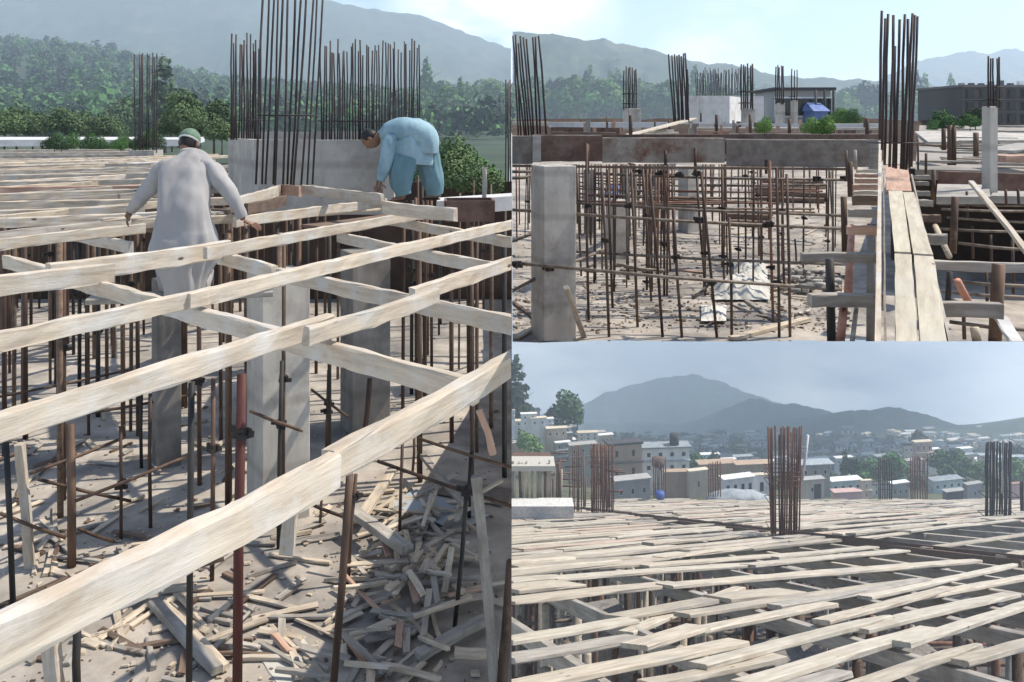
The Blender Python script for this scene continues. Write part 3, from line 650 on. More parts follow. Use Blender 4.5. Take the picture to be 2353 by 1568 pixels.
for t_ in [(70, 1088, 8.4, 285, 1006, 9.4, "tube sloping up behind the thick brown prop"), (172, 1152, 8.5, 445, 1042, 9.0, "tube through the coupler, rising to the black prop"), (868, 1060, 8.6, 1200, 1172, 8.0, "dark tube slanting over the pile of offcuts"),
           (962, 1008, 9.8, 1200, 1082, 9.2, "upper tube slanting over the pile of offcuts"), (700, 1152, 8.9, 785, 1186, 8.6, "short tube right of the hanging light post"), (88, 1102, 8.6, 300, 1152, 9.2, "tube crossing behind the thick brown prop"),
           (170, 956, 10.5, 450, 905, 11.5, "long tube just under the second joist"), (0, 912, 11.5, 300, 850, 13, "tube at the picture edge in the far bay"), (575, 945, 8.9, 695, 990, 8.7, "tube clamped across the bright column"), (715, 895, 11.4, 800, 958, 11.2, "bent tie rods on the prop beside the bright column"),
           (0, 1180, 8.3, 150, 1236, 8.7, "low tube at the picture edge"), (180, 1215, 8.7, 262, 1245, 9.0, "low short tube near the crossed tubes")]:
    tube_px(*t_[:6], .036, 'pipe', t_[6], GT1, cut_seam)
# concrete columns of the storey below
def column(site, hf, X0, X1, Yt, Yb, mat, lb, d=None, depth=None, cutter=None, rz=0.0, group=None, lean=0.0):
    Xm = (X0 + X1) / 2
    b = site.at(Xm, Yb, hf) if d is None else ray(Xm, Yb, d)
    w = (X1 - X0) / F * b.y; t = ray(Xm, Yt, b.y)
    c, s = abs(math.cos(rz)), abs(math.sin(rz)); side = w / (c + s)
    o = box("concrete_column", b - Vector((0, 0, .15)), (side, side if depth is None else depth, t.z - b.z + .15), M[mat], None, 0, rz, .012)
    tag(o, lb, "column", group); 
    if cutter: cutter(o)
    return o
GC1 = "columns under the left-hand deck"
column(S1, HF1, 562, 716, 622, 1180, 'concrete', "bright grey column behind the black coupler prop", rz=.60, cutter=cut_seam, group=GC1)
column(S1, HF1, 345, 420, 640, 1065, 'concrete_dark', "shaded greenish column left of the brown props", rz=.6, cutter=cut_seam, group=GC1)
column(S1, HF1, 778, 900, 575, 985, 'concrete_dark', "wide grey column in the shade below the stooping worker", rz=.5, cutter=cut_seam, group=GC1)

# dark wall set across the far bays to stand for their shade
o = box("bay_shade_wall", S1.on(-14, 22, HF1), (30, .3, 3.0), M['soil']); tag(o, "dark wall standing for the shade in the far bays under the left deck", "wall"); cut_seam(o)
# offcuts and boards on the floor
off_mesh = [plank_mesh(rnd.uniform(.16, .75), rnd.uniform(.022, .065), rnd.uniform(.014, .038), 3, .004, .003, seed=k) for k in range(16)]
def offcut(p, rz, tilt, mat, lb, group):
    o = bpy.data.objects.new("timber_offcut", rnd.choice(off_mesh)); COL.objects.link(o)
    if not o.data.materials: o.data.materials.append(M['wood'])
    o.material_slots[0].link = 'OBJECT'; o.material_slots[0].material = M[mat]
    o.location = p; o.rotation_euler = (rnd.uniform(-.4, .4), tilt, rz); tag(o, lb, "offcut", group); return o
GP = "heap of timber offcuts on the floor"
for k in range(290):
    a = rnd.gauss(0, 1); b_ = rnd.gauss(0, 1)
    c = S1.at(1050, 1345, HF1); x = c.x + a * .60; y = c.y + b_ * 1.05
    if x > -.56 or y < 6.2: continue
    hh = .24 * math.exp(-(a * a + b_ * b_) * .5)
    p = S1.on(x, y, HF1 - rnd.uniform(0.03, 1) * hh - .05)
    offcut(p, rnd.uniform(0, 6.3), rnd.uniform(-.25, .25), rnd.choice(['wood', 'joist', 'greywood', 'greywood', 'wood', 'redwood' if rnd.random() < .4 else 'joist']), "sawn offcut in the scrap heap " + ("under the deck edge" if x > -.95 else "beside the leaning brown prop") + (", at its near foot" if y < 7.6 else ", at its far side" if y > 9 else ", on its crown"), GP)
for k in range(50):
    X = rnd.uniform(560, 1030); Y = rnd.uniform(1120, 1540)
    p = S1.at(X, Y, HF1 - .05)
    if p.x > -.56: continue
    offcut(p, rnd.uniform(0, 6.3), rnd.uniform(-.03, .03), rnd.choice(['wood', 'joist', 'greywood']), "offcut lying loose on the floor round the scrap heap", "loose offcuts round the scrap heap")
for k in range(110):
    X = rnd.uniform(10, 560); Y = rnd.uniform(960, 1560)
    p = S1.at(X, Y, HF1 - .04)
    offcut(p, rnd.uniform(0, 6.3), 0, rnd.choice(['wood', 'greywood', 'brownwood']), ("offcut lying on the floor " + ("near the picture edge" if X < 160 else "round the crossed scaffold tubes" if Y < 1300 else "below the nearest joist")), "offcuts round the crossed tubes")
def floor_board(X0, Y0, X1, Y1, w, t, mat, lb, lift=.0, lift2=None, site=S1, hf=HF1, cutter=None, group="boards lying on the left-hand floor"):
    p0, p1 = site.at(X0, Y0, hf), site.at(X1, Y1, hf)
    p0.z += t + .005 + lift; p1.z += t + .005 + (lift if lift2 is None else lift2)
    o = plank("floor_board", p0, p1, w, t, M[mat], None, 5, .006); tag(o, lb, "board", group)
    if cutter: cutter(o)
    return o
for t_ in [(355, 1402, 500, 1560, .10, .06, 'greywood', "squared grey timber pointing at the red prop's foot", .03), (372, 1398, 520, 1548, .07, .05, 'wood', "thinner timber beside the squared grey one", .02), (278, 1412, 512, 1346, .12, .05, 'brownwood', "dark board below the nearest joist, left of the black prop", .25),
           (812, 1228, 938, 1322, .13, .08, 'greywood', "thick grey timber lying against the scrap heap", .2), (832, 1222, 905, 1108, .12, .05, 'wood', "pale board behind the leaning prop", .15), (965, 1100, 1068, 1230, .08, .05, 'greywood', "grey board slanting behind the scrap heap", .3),
           (960, 1536, 1116, 1448, .10, .06, 'greywood', "long grey timber in front of the scrap heap", .06), (1045, 1536, 1170, 1540, .09, .05, 'wood', "pale board at the foot of the thick edge prop", .1), (620, 1280, 760, 1300, .05, .03, 'wood', "thin lath on the bluish patch of floor", .01),
           (1005, 1120, 1170, 1150, .45, .012, 'ply_dark', "dark sheet lying behind the scrap heap", .02), (925, 1150, 1090, 1210, .5, .012, 'roof_grey', "bluish grey sheet under the far end of the scrap heap", .03), (640, 1480, 700, 1560, .4, .01, 'tarp', "scrap of pale sheeting beside the red prop", .0)]:
    floor_board(*t_[:8], lift=t_[8], cutter=cut_seam)
# tall rebar column on the deck
def rebar_cluster(site, h, bars, label, r, mat='rebar', group=None, cutter=None, depth=.5, ties=(), name="rebar_cluster", d=None, seed=1):
    """bars: [(Xtop, Ytop, Xbottom, Ybottom)] of one bundle standing on a level; ties: fractions of the height that carry a stirrup."""
    rr = random.Random(seed); n = len(bars)
    Xm = sum(b[2] for b in bars) / n; Ym = max(b[3] for b in bars)
    c = site.at(Xm, Ym, h) if d is None else ray(Xm, Ym, d)
    root = empty(name, c); tag(root, label, "rebar", group)
    pts = []
    for i, (xt, yt, xb, yb) in enumerate(bars):
        dd = c.y + (rr.uniform(-.5, .5) if 0 < i < n - 1 else rr.choice((-.35, .35))) * depth
        b, t = ray(xb, yb, dd), ray(xt, yt, dd)
        m1 = b.lerp(t, .35) + Vector((rr.uniform(-1, 1), rr.uniform(-1, 1), 0)) * r * .8; m2 = b.lerp(t, .7) + Vector((rr.uniform(-1, 1), rr.uniform(-1, 1), 0)) * r * .8
        tube("bar", [b, m1, m2, t], r * rr.uniform(.9, 1.12), M[mat], root, 6); pts.append((b, t))
    xs = sorted(pts, key=lambda q_: q_[0].x); L_, R_ = xs[0], xs[-1]
    for k in ties:
        a, e = L_[0].lerp(L_[1], k), R_[0].lerp(R_[1], k); z = (a.z + e.z) / 2; hd = depth * .42; a.x -= r * .6; e.x += r * .6
        loop = [Vector((a.x, c.y - hd, z)), Vector((e.x, c.y - hd, z)), Vector((e.x, c.y + hd, z)), Vector((a.x, c.y + hd, z)), Vector((a.x, c.y - hd, z))]
        tube("stirrup", loop, r * .55, M[mat], root, 5)
    if cutter: cutter(root)
    return root
hh = lambda xs, y0, y1: [(x + rnd.uniform(-3, 3), y0 + rnd.uniform(0, 14), x + rnd.uniform(-2, 2), y1) for x in xs]
bars = [(606, -40, 588, 424), (620, -46, 602, 424), (632, -40, 610, 424), (652, -50, 632, 426), (662, -40, 650, 432), (680, -44, 660, 430), (694, -40, 668, 428), (706, -46, 674, 430), (724, -50, 692, 426), (744, -44, 718, 424), (730, -40, 706, 426), (640, -30, 628, 424)]
rebar_cluster(S1, H1, bars, "tall dark rebar column rising out of the picture behind the kneeling worker", .0145, 'rebar', depth=.7, ties=(.34,), d=11.6)
hh1 = hh([312, 318, 324, 330, 336, 342, 350, 356, 361], 118, 352)
rebar_cluster(S1, H1, hh1, "slim rebar column standing far off left of the kneeling worker", .020, 'rebar', depth=.8, d=31, ties=(.1, .3))
o = box("column_stub", ray(336, 352, 31) - Vector((0, 0, .4)), (.9, .8, .5), M['concrete']); tag(o, "concrete column stub under the slim far rebar column", "column")
hh1 = hh([1170, 1174, 1163], 180, 440)
rebar_cluster(S1, H1, hh1, "thin rebars at the picture seam behind the bushes", .014, 'rebar', depth=.3, d=16, cutter=cut_seam)
# lift-shaft wall with two rows of starter bars
def shaft(label, corners, htop, hbot, t, mat):
    c0 = corners[0]; root = empty("shaft_wall", c0); tag(root, label, "concrete wall")
    for i in range(len(corners) - 1):
        a, b = Vector(corners[i]), Vector(corners[i + 1]); d = (b - a); L = d.length; n = Vector((-d.y, d.x, 0)).normalized() * t
        vs_ = [a, b, b + n, a + n]; vs_ = [Vector((v.x, v.y, hbot)) - c0 for v in vs_] + [Vector((v.x, v.y, htop)) - c0 for v in vs_]
        link("wall_leaf", mesh("wall_leaf", vs_, [(0, 3, 2, 1), (4, 5, 6, 7), (0, 1, 5, 4), (1, 2, 6, 5), (2, 3, 7, 6), (3, 0, 4, 7)]), M[mat], root, c0)
    return root
ztop = (HY - 322) / F * 12.7; zb = S1.z(13, 1.3)
p_a, p_b, p_c, p_d = ray(524, 440, 14.4), ray(596, 440, 12.7), ray(905, 440, 12.7), ray(905, 440, 15.4)
shaft("pale grey shaft wall with starter bars behind the tall rebar column", [Vector((p.x, p.y, zb)) for p in (p_a, p_b, p_c, p_d)], ztop, zb, .16, 'concrete')
o = box("far_wall", Vector((p_a.x + 1.2, 15.8, zb)), (2.9, .16, ztop - zb + .10), M['concrete']); tag(o, "far leaf of the pale shaft, its top edge showing past the bars", "concrete wall")
b1 = [(x + rnd.uniform(-3, 3), rnd.uniform(72, 120), x + rnd.uniform(-2, 2), 322) for x in np.linspace(530, 600, 15)]
rebar_cluster(S1, H1, b1, "starter bars on the short shaft side, left of the tall rebar column", .0125, 'rebar', depth=1.3, d=13.9, ties=(.2,))
b2 = [(x + rnd.uniform(-3, 3), rnd.uniform(88, 128), x + rnd.uniform(-2, 2), 322) for x in np.linspace(738, 964, 38)]
rebar_cluster(S1, H1, b2, "long row of starter bars on the shaft wall behind the stooping worker", .0125, 'rebar', depth=1.6, d=14.0, ties=(.2,))
# slabs at the far and right edges
def slab(name, corners, t, mat, label, cutter=None):
    c0 = Vector(corners[0]); v = [Vector(c) - c0 for c in corners]; v += [x - Vector((0, 0, t)) for x in v]
    o = link(name, mesh(name, v, [(0, 1, 2, 3), (7, 6, 5, 4), (0, 4, 5, 1), (1, 5, 6, 2), (2, 6, 7, 3), (3, 7, 4, 0)]), M[mat], None, c0); tag(o, label, "slab")
    if cutter: cutter(o)
    return o
slab("concrete_slab", [ray(-40, 322, 46), ray(430, 321, 46), ray(470, 315, 60), ray(-40, 315, 60)], .35, 'whitecon', "pale slab strip far off behind the joists and the slim rebar column")
slab("concrete_slab", [ray(1005, 463, 11.5), ray(1190, 450, 12), ray(1190, 443, 13.5), ray(1003, 455, 13)], .2, 'whitecon', "pale slab edge behind the bushes' foot, right of the stooping worker", cut_seam)
post(1112, 385, 1112, 462, .06, 'concrete', "slim grey post standing on the pale slab edge", d=11.8, group=None)
# scrub and rubble in front of the far slab
for k in range(16):
    X = rnd.uniform(95, 360); d = rnd.uniform(36, 44)
    tree('bush', ray(X, rnd.uniform(345, 352), d), rnd.uniform(.25, .4), rnd.choice(['leaf', 'leaf3']), "low scrub in the rubble strip before the far pale slab", "scrub before the far pale slab", "bush", "bush")
# dust, chips and pebbles trodden over the floors
def chips(name, spots, mat):
    r_ = random.Random(11); V, Fc = [], []
    for (p, s) in spots:
        n = len(V); sx, sy, sz = s * r_.uniform(.5, 1.6), s * r_.uniform(.4, 1.0), s * r_.uniform(.25, .6); a = r_.uniform(0, 6.3); ca, sa = math.cos(a), math.sin(a)
        for (x, y, z) in ((-1, -1, -.3), (1, -1, -.3), (1, 1, -.3), (-1, 1, -.3), (-.8, -.7, 1), (.7, -.8, 1), (.8, .7, 1), (-.7, .8, 1)):
            X_, Y_ = x * sx / 2 * r_.uniform(.8, 1.2), y * sy / 2 * r_.uniform(.8, 1.2); V.append((p.x + X_ * ca - Y_ * sa, p.y + X_ * sa + Y_ * ca, p.z + z * sz / 2))
        Fc += [(n + 4, n + 5, n + 6, n + 7), (n, n + 1, n + 5, n + 4), (n + 1, n + 2, n + 6, n + 5), (n + 2, n + 3, n + 7, n + 6), (n + 3, n, n + 4, n + 7)]
    o = link(name, mesh(name, V, Fc), M[mat]); tag(o, kind="stuff"); return o
sp1 = []
for k in range(1000):
    Y = rnd.uniform(900, 1590); X = rnd.uniform(-20, 1165); p_ = S1.at(X, Y, HF1 - .012)
    if p_.x < -.1: sp1.append((p_, rnd.choice((.018, .022, .03, .045)) * rnd.uniform(.6, 1.5)))
chips("debris", sp1[:450], 'brownwood'); chips("debris", sp1[450:], 'wood')
# plank the kneeling man stands on
o = plank("standing_plank", S1.on(-3.9, 7.85, 1.56), S1.on(-2.3, 8.25, 1.56), .30, .05, M['greywood']); tag(o, "grey plank low between the joists where the worker stands", "board")

# ------------------------------------------------------------------ the two men
def skin(name, joints, bones, mat, parent, root=0, sub=2, smooth=True):
    """One continuous surface grown on a skeleton: joints [(point, rx, ry)], bones [(i, j)]."""
    o0 = Vector(parent.location)
    me = bpy.data.meshes.new(name); me.from_pydata([tuple(Vector(j[0]) - o0) for j in joints], bones, []); me.update()
    tmp = bpy.data.objects.new(name, me); COL.objects.link(tmp)
    md = tmp.modifiers.new("s", 'SKIN'); md.use_smooth_shade = True; md.branch_smoothing = .6
    for i, j in enumerate(joints):
        sv = me.skin_vertices[0].data[i]; sv.radius = (j[1], j[2] if len(j) > 2 else j[1]); sv.use_root = (i == root)
    ss = tmp.modifiers.new("d", 'SUBSURF'); ss.levels = ss.render_levels = sub
    dg = bpy.context.evaluated_depsgraph_get(); ev = tmp.evaluated_get(dg)
    out = bpy.data.meshes.new_from_object(ev, depsgraph=dg); bpy.data.objects.remove(tmp)
    out.polygons.foreach_set("use_smooth", [True] * len(out.polygons))
    out.materials.clear(); out.materials.append(M[mat])
    o = bpy.data.objects.new(name, out); COL.objects.link(o); o.parent = parent
    return o
def join_into(target, others):
    V = [v.co.copy() for v in target.data.vertices]; Fc = [tuple(p.vertices) for p in target.data.polygons]
    for ob in others:
        n = len(V); V += [v.co.copy() for v in ob.data.vertices]; Fc += [tuple(i + n for i in p.vertices) for p in ob.data.polygons]
    mt = target.data.materials[0]; nm = target.name
    me = mesh(nm, V, Fc, True); me.materials.append(mt); target.data = me
    for ob in others: bpy.data.objects.remove(ob)
def hand(parent, wrist, direction, palm_n, side, curl=.4, s=1.0):
    """Palm and five fingers: direction from wrist to knuckles, palm_n out of the back of the hand."""
    d = Vector(direction).normalized(); n = Vector(palm_n); n = (n - d * n.dot(d)).normalized(); u = d.cross(n) * side
    w = Vector(wrist); parts = []
    parts.append(skin("palm", [(w, .026, .020), (w + d * .045 * s, .040, .017), (w + d * .085 * s, .043, .015)], [(0, 1), (1, 2)], 'skin', parent))
    for k, (off, ln) in enumerate(((-.030, .070), (-.010, .080), (.011, .075), (.031, .058))):
        a = w + d * .075 * s + u * off; dirn = (d + u * off * 3).normalized()
        b = a + dirn * ln * .5 * s; c = b + (dirn - n * curl).normalized() * ln * .35 * s; e = c + (dirn - n * curl * 2).normalized() * ln * .28 * s
        parts.append(skin("finger", [(a, .0100), (b, .0092), (c, .0085), (e, .0068)], [(0, 1), (1, 2), (2, 3)], 'skin', parent, 0, 1))
    a = w + d * .025 * s - u * .028; b = a + (d * .5 - u).normalized() * .04 * s; c = b + (d - u * .5 - n * .3).normalized() * .032 * s
    parts.append(skin("thumb", [(a, .0125), (b, .0110), (c, .0085)], [(0, 1), (1, 2)], 'skin', parent, 0, 1))
    return parts
def ell(name, parent, c, r, rot, mat, zmin=-9, seg=24, rings=14, fn=None):
    vs_, fs = [], []
    for i in range(rings + 1):
        th = math.pi * i / rings
        for k in range(seg):
            ph = 2 * math.pi * k / seg
            p = Vector((math.sin(th) * math.cos(ph), math.sin(th) * math.sin(ph), max(zmin, math.cos(th))))
            if fn: p = fn(p)
            vs_.append(rot @ Vector((p.x * r[0], p.y * r[1], p.z * r[2])))
    for i in range(rings):
        for k in range(seg):
            a, b = i * seg + k, i * seg + (k + 1) % seg; fs.append((a, a + seg, b + seg, b))
    return link(name, mesh(name, vs_, fs, True), M[mat], parent, c)
def head_mesh(parent, c, rot, s=1.0):
    """Head with brow, nose, mouth, chin and ears; local +y is the face."""
    def fn(p):
        x, y, z = p
        k = 1.0 if z > -.1 else 1 - .22 * min(1, (-z - .1) / .9)
        y2 = y * (1.0 if y < 0 else 1.02); x2 = x * k
        if y > .55 and abs(x) < .22:
            y2 += .16 * math.exp(-((z + .12) / .16) ** 2) * (1 - abs(x) / .22)      # nose
            y2 += .04 * math.exp(-((z + .48) / .07) ** 2)                             # lips
        if y > .4: y2 -= .07 * math.exp(-((z - .06) / .09) ** 2) * math.exp(-((abs(x) - .36) / .16) ** 2)   # eye sockets
        return Vector((x2, y2, z))
    parts = [ell("head", parent, c, (.076 * s, .098 * s, .118 * s), rot, 'skin', seg=36, rings=26, fn=fn)]
    for sx in (-1, 1):
        parts.append(ell("ear", parent, Vector(c) + rot @ Vector((sx * .077 * s, -.005, -.005)), (.012 * s, .022 * s, .034 * s), rot @ Matrix.Rotation(.3 * sx, 3, 'Z'), 'skin', seg=12, rings=8))
    for o_ in parts:      # bake the offset so that the pieces can be joined into the body
        off = Vector(o_.location)
        for v in o_.data.vertices: v.co += off
        o_.location = (0, 0, 0)
    return parts

def catmull(P, n):
    out = []; m = len(P)
    for i in range(m - 1):
        a, b, c, d = P[max(i - 1, 0)], P[i], P[i + 1], P[min(i + 2, m - 1)]
        for k in range(n):
            t = k / n
            out.append([.5 * (2 * b[j] + (c[j] - a[j]) * t + (2 * a[j] - 5 * b[j] + 4 * c[j] - d[j]) * t * t + (3 * b[j] - a[j] - 3 * c[j] + d[j]) * t ** 3) for j in range(len(b))])
    out.append(list(P[-1])); return out
def loft(stations, side, origin, sub=5, seg=28, fold=.012, freq=7.0, seed=0.0, power=2.3, pleat=0.0):
    """Cloth drawn over a path: stations [(point, half width along side, half depth)]. Returns verts, faces relative to origin."""
    P = catmull([(*s_[0], s_[1], s_[2] if len(s_) > 2 else s_[1]) for s_ in stations], sub)
    V, Fc = [], []; n = len(P)
    for i, p in enumerate(P):
        c = Vector(p[:3]); d = (Vector(P[min(i + 1, n - 1)][:3]) - Vector(P[max(i - 1, 0)][:3])).normalized()
        u = Vector(side); u = (u - d * u.dot(d)).normalized(); v = d.cross(u)
        for k in range(seg):
            t = 2 * math.pi * k / seg; ct, st = math.cos(t), math.sin(t)
            x = math.copysign(abs(ct) ** (2 / power), ct) * p[3]; y = math.copysign(abs(st) ** (2 / power), st) * p[4]
            q_ = c + u * x + v * y
            f = mnoise.noise(Vector((q_.x * freq + seed, q_.y * freq, q_.z * freq * .32))) + .5 * mnoise.noise(Vector((q_.x * freq * 2.3, q_.y * freq * 2.3 + seed, q_.z * freq)))
            q_ = q_ + (u * x + v * y).normalized() * (f * fold * min(1, p[3] / .08) + pleat * math.sin(11 * t + seed * 2 + 3 * mnoise.noise(Vector((q_.z * 2.2, seed, t)))) * max(0, 1 - i / (n * .62)))
            V.append(q_ - origin)
    for i in range(n - 1):
        for k in range(seg):
            a, b = i * seg + k, i * seg + (k + 1) % seg; Fc.append((a, b, b + seg, a + seg))
    Fc.append(tuple(range(seg - 1, -1, -1))); Fc.append(tuple(range((n - 1) * seg, n * seg)))
    return V, Fc
def garment(name, parent, lofts, mat):
    return link(name, mesh(name, *merge(lofts), True), M[mat], parent, parent.location)
def kneeling_man():
    D0 = 8.0
    p = lambda X, Y, d: ray(X, Y, d)
    root = empty("person", p(424, 676, D0)); tag(root, "man in pale grey kurta and green cap leaning on the joists, back turned", "person"); O = Vector(root.location)
    pel, wai, che, nec = p(424, 555, 8.0), p(423, 500, 8.0), p(428, 420, 8.15), p(433, 362, 8.36)
    hd = p(434, 328, 8.50)
    sL, eL, wL = p(380, 384, 8.22), p(326, 446, 8.2), p(299, 482, 8.34)
    sR, eR, wR = p(483, 384, 8.22), p(534, 446, 8.1), p(560, 508, 8.12)
    hL, hR = p(400, 572, 8.0), p(448, 572, 8.0); kL, kR = p(392, 628, 8.36), p(456, 628, 8.36); aL, aR = p(398, 668, 7.98), p(452, 668, 8.02)
    tL, tR = aL + Vector((0, .17, -.02)), aR + Vector((0, .17, -.02))
    J_ = [(pel, .15, .12), (wai, .135, .11), (che, .15, .11), (nec, .058, .058), (hd - Vector((0, .0, .03)), .05, .05), (sL, .055), (eL, .044), (wL, .030), (sR, .055), (eR, .044), (wR, .030), (hL, .085), (kL, .06), (aL, .04), (tL, .03), (hR, .085), (kR, .06), (aR, .04), (tR, .03)]
    Bn = [(0, 1), (1, 2), (2, 3), (3, 4), (2, 5), (5, 6), (6, 7), (2, 8), (8, 9), (9, 10), (0, 11), (11, 12), (12, 13), (13, 14), (0, 15), (15, 16), (16, 17), (17, 18)]
    body = skin("body", J_, Bn, 'skin', root)
    hr = Matrix.Rotation(-.5, 3, 'X') @ Matrix.Rotation(.12, 3, 'Y')
    parts = head_mesh(root, hd, hr, 1.12)
    parts += hand(root, wL, (-.3, .2, -.72), (-.5, -.5, .5), 1, .5, 1.15)
    parts += hand(root, wR, (.8, -.05, -.30), (.1, -.35, .9), -1, .35, 1.2)
    join_into(body, parts)
    sd = (1, 0, 0)
    torso = loft([(p(424, 676, 7.95), .17, .15), (p(424, 640, 7.95), .20, .165), (p(424, 606, 7.97), .265, .20), (p(424, 572, 7.98), .30, .21), (p(423, 535, 8.0), .275, .19), (p(423, 496, 8.0), .232, .165), (p(425, 455, 8.05), .228, .160), (p(428, 418, 8.14), .250, .158), (p(430, 394, 8.2), .252, .150), (p(432, 378, 8.25), .225, .135), (p(433, 366, 8.3), .155, .105), (p(433, 358, 8.34), .092, .086), (p(434, 352, 8.36), .074, .074)], sd, O, 7, 64, .036, 5.6, 1.0, 2.4, .014)
    slL = loft([(p(396, 386, 8.2), .085, .09), (p(376, 392, 8.2), .088, .09), (p(352, 424, 8.2), .078), (p(326, 454, 8.2), .070), (p(312, 470, 8.26), .060), (p(303, 482, 8.32), .052)], (0, 1, 0), O, 6, 26, .024, 10, 3.0)
    slR = loft([(p(468, 386, 8.2), .085, .09), (p(486, 392, 8.18), .088, .09), (p(512, 424, 8.14), .078), (p(536, 456, 8.1), .070), (p(548, 482, 8.1), .058), (p(556, 500, 8.11), .050)], (0, 1, 0), O, 6, 26, .024, 10, 5.0)
    kur = garment("kurta", root, [torso, slL, slR], 'kurta')
    lg = [loft([(h_, .16, .15), ((h_ + k_) / 2, .15, .14), (k_, .13), ((k_ + a_) / 2, .12), (a_ + Vector((0, 0, .05)), .085)], sd, O, 5, 22, .018, 8, 2.0) for h_, k_, a_ in ((hL, kL, aL), (hR, kR, aR))]
    garment("trousers", root, lg, 'kurta')
    collar = garment("collar", root, [loft([(p(433, 358, 8.335), .088, .082), (p(434, 350, 8.36), .078, .076)], sd, O, 2, 24, 0)], 'kurta')
    ell("hair", root, hd + hr @ Vector((0, -.012, .004)), (.088, .106, .125), hr, 'hair', zmin=-.62)
    cap = ell("cap", root, hd + hr @ Vector((0, -.004, .034)), (.102, .122, .112), hr, 'cap', zmin=-.05, fn=lambda v: Vector((v.x, v.y, min(v.z, .9))))
    ell("cap_band", cap, hd + hr @ Vector((0, -.004, .020)), (.104, .124, .024), hr, 'capband', zmin=-1)
    for a in (aL, aR):
        ell("sandal", root, a + Vector((0, .07, -.04)), (.05, .135, .022), Matrix.Identity(3), 'sandal')
    return root
kneeling_man()
def stooping_man():
    D0 = 11.85
    p = lambda X, Y, d=D0: ray(X, Y, d)
    root = empty("person", p(978, 462)); tag(root, "man in washed blue kurta bent double at the deck edge", "person"); O = Vector(root.location)
    pel, wai, che, nec = p(982, 328), p(958, 306), p(912, 304), p(882, 310)
    hd = p(852, 320)
    sL, eL, wL = p(897, 318, D0 - .17), p(886, 375, D0 - .2), p(874, 420, D0 - .2)
    sR, eR, wR = p(893, 318, D0 + .17), p(880, 372, D0 + .2), p(868, 414, D0 + .2)
    hL, hR = p(950, 345, D0 - .1), p(980, 345, D0 + .1); kL, kR = p(930, 402, D0 - .13), p(990, 400, D0 + .14); aL, aR = p(926, 455, D0 - .14), p(1002, 450, D0 + .15)
    J_ = [(pel, .12, .14), (wai, .11, .13), (che, .12, .15), (nec, .058), (hd + Vector((.02, 0, 0)), .05), (sL, .055), (eL, .042), (wL, .028), (sR, .055), (eR, .042), (wR, .028), (hL, .08), (kL, .058), (aL, .04), (aL + Vector((-.16, -.02, -.03)), .03), (hR, .08), (kR, .058), (aR, .04), (aR + Vector((-.16, 0, -.03)), .03)]
    Bn = [(0, 1), (1, 2), (2, 3), (3, 4), (2, 5), (5, 6), (6, 7), (2, 8), (8, 9), (9, 10), (0, 11), (11, 12), (12, 13), (13, 14), (0, 15), (15, 16), (16, 17), (17, 18)]
    body = skin("body", J_, Bn, 'skin', root)
    hr = Matrix.Rotation(R(90), 3, 'Z') @ Matrix.Rotation(R(-62), 3, 'X')
    parts = head_mesh(root, hd, hr, 1.2)
    parts += hand(root, wL, (-.1, 0, -1), (0, -1, 0), 1, .4, 1.1); parts += hand(root, wR, (-.1, 0, -1), (0, 1, 0), -1, .4, 1.1)
    join_into(body, parts)
    sd = (0, 1, 0)
    torso = loft([(p(874, 312), .075, .07), (p(884, 309), .15, .11), (p(902, 303), .22, .165), (p(925, 300), .24, .185), (p(950, 302), .235, .185), (p(972, 312), .23, .19), (p(984, 330), .22, .17), (p(984, 352), .20, .14)], sd, O, 5, 36, .030, 5.0, 4.0)
    hem = loft([(p(930, 318), .225, .30), (p(938, 344), .225, .34), (p(940, 362), .22, .34), (p(939, 374), .21, .33)], sd, O, 6, 56, .034, 5.5, 7.0, 2.3, .02)
    sls = [loft([(p(902, 312, D0 + e * .15), .09), (p(896, 330, D0 + e * .18), .105), (p(888, 372, D0 + e * .2), .092), (p(880, 398, D0 + e * .2), .075), (p(875, 416, D0 + e * .2), .052)], (1, 0, 0), O, 5, 20, .016, 9, 2.0 + e) for e in (-1, 1)]
    garment("kurta", root, [torso, hem] + sls, 'bluecloth')
    lg = [loft([(p(930, 360, D0 - .12), .15, .19), (p(922, 395, D0 - .14), .15, .165), (p(920, 425, D0 - .14), .135, .145), (p(926, 450, D0 - .14), .10, .10)], sd, O, 6, 44, .03, 6, 2.0, 2.3, .014), loft([(p(978, 350, D0 + .12), .16, .19), (p(988, 390, D0 + .14), .155, .16), (p(996, 424, D0 + .14), .135, .145), (p(1000, 448, D0 + .15), .10, .10)], sd, O, 6, 44, .03, 6, 9.0, 2.3, .014)]
    garment("trousers", root, lg, 'tealcloth')
    ell("hair", root, hd + hr @ Vector((0, -.020, .022)), (.098, .112, .135), hr, 'hair', zmin=-.45)
    for a in (aL, aR): ell("sandal", root, a + Vector((-.07, 0, -.045)), (.135, .05, .022), Matrix.Identity(3), 'sandal')
    return root
stooping_man()

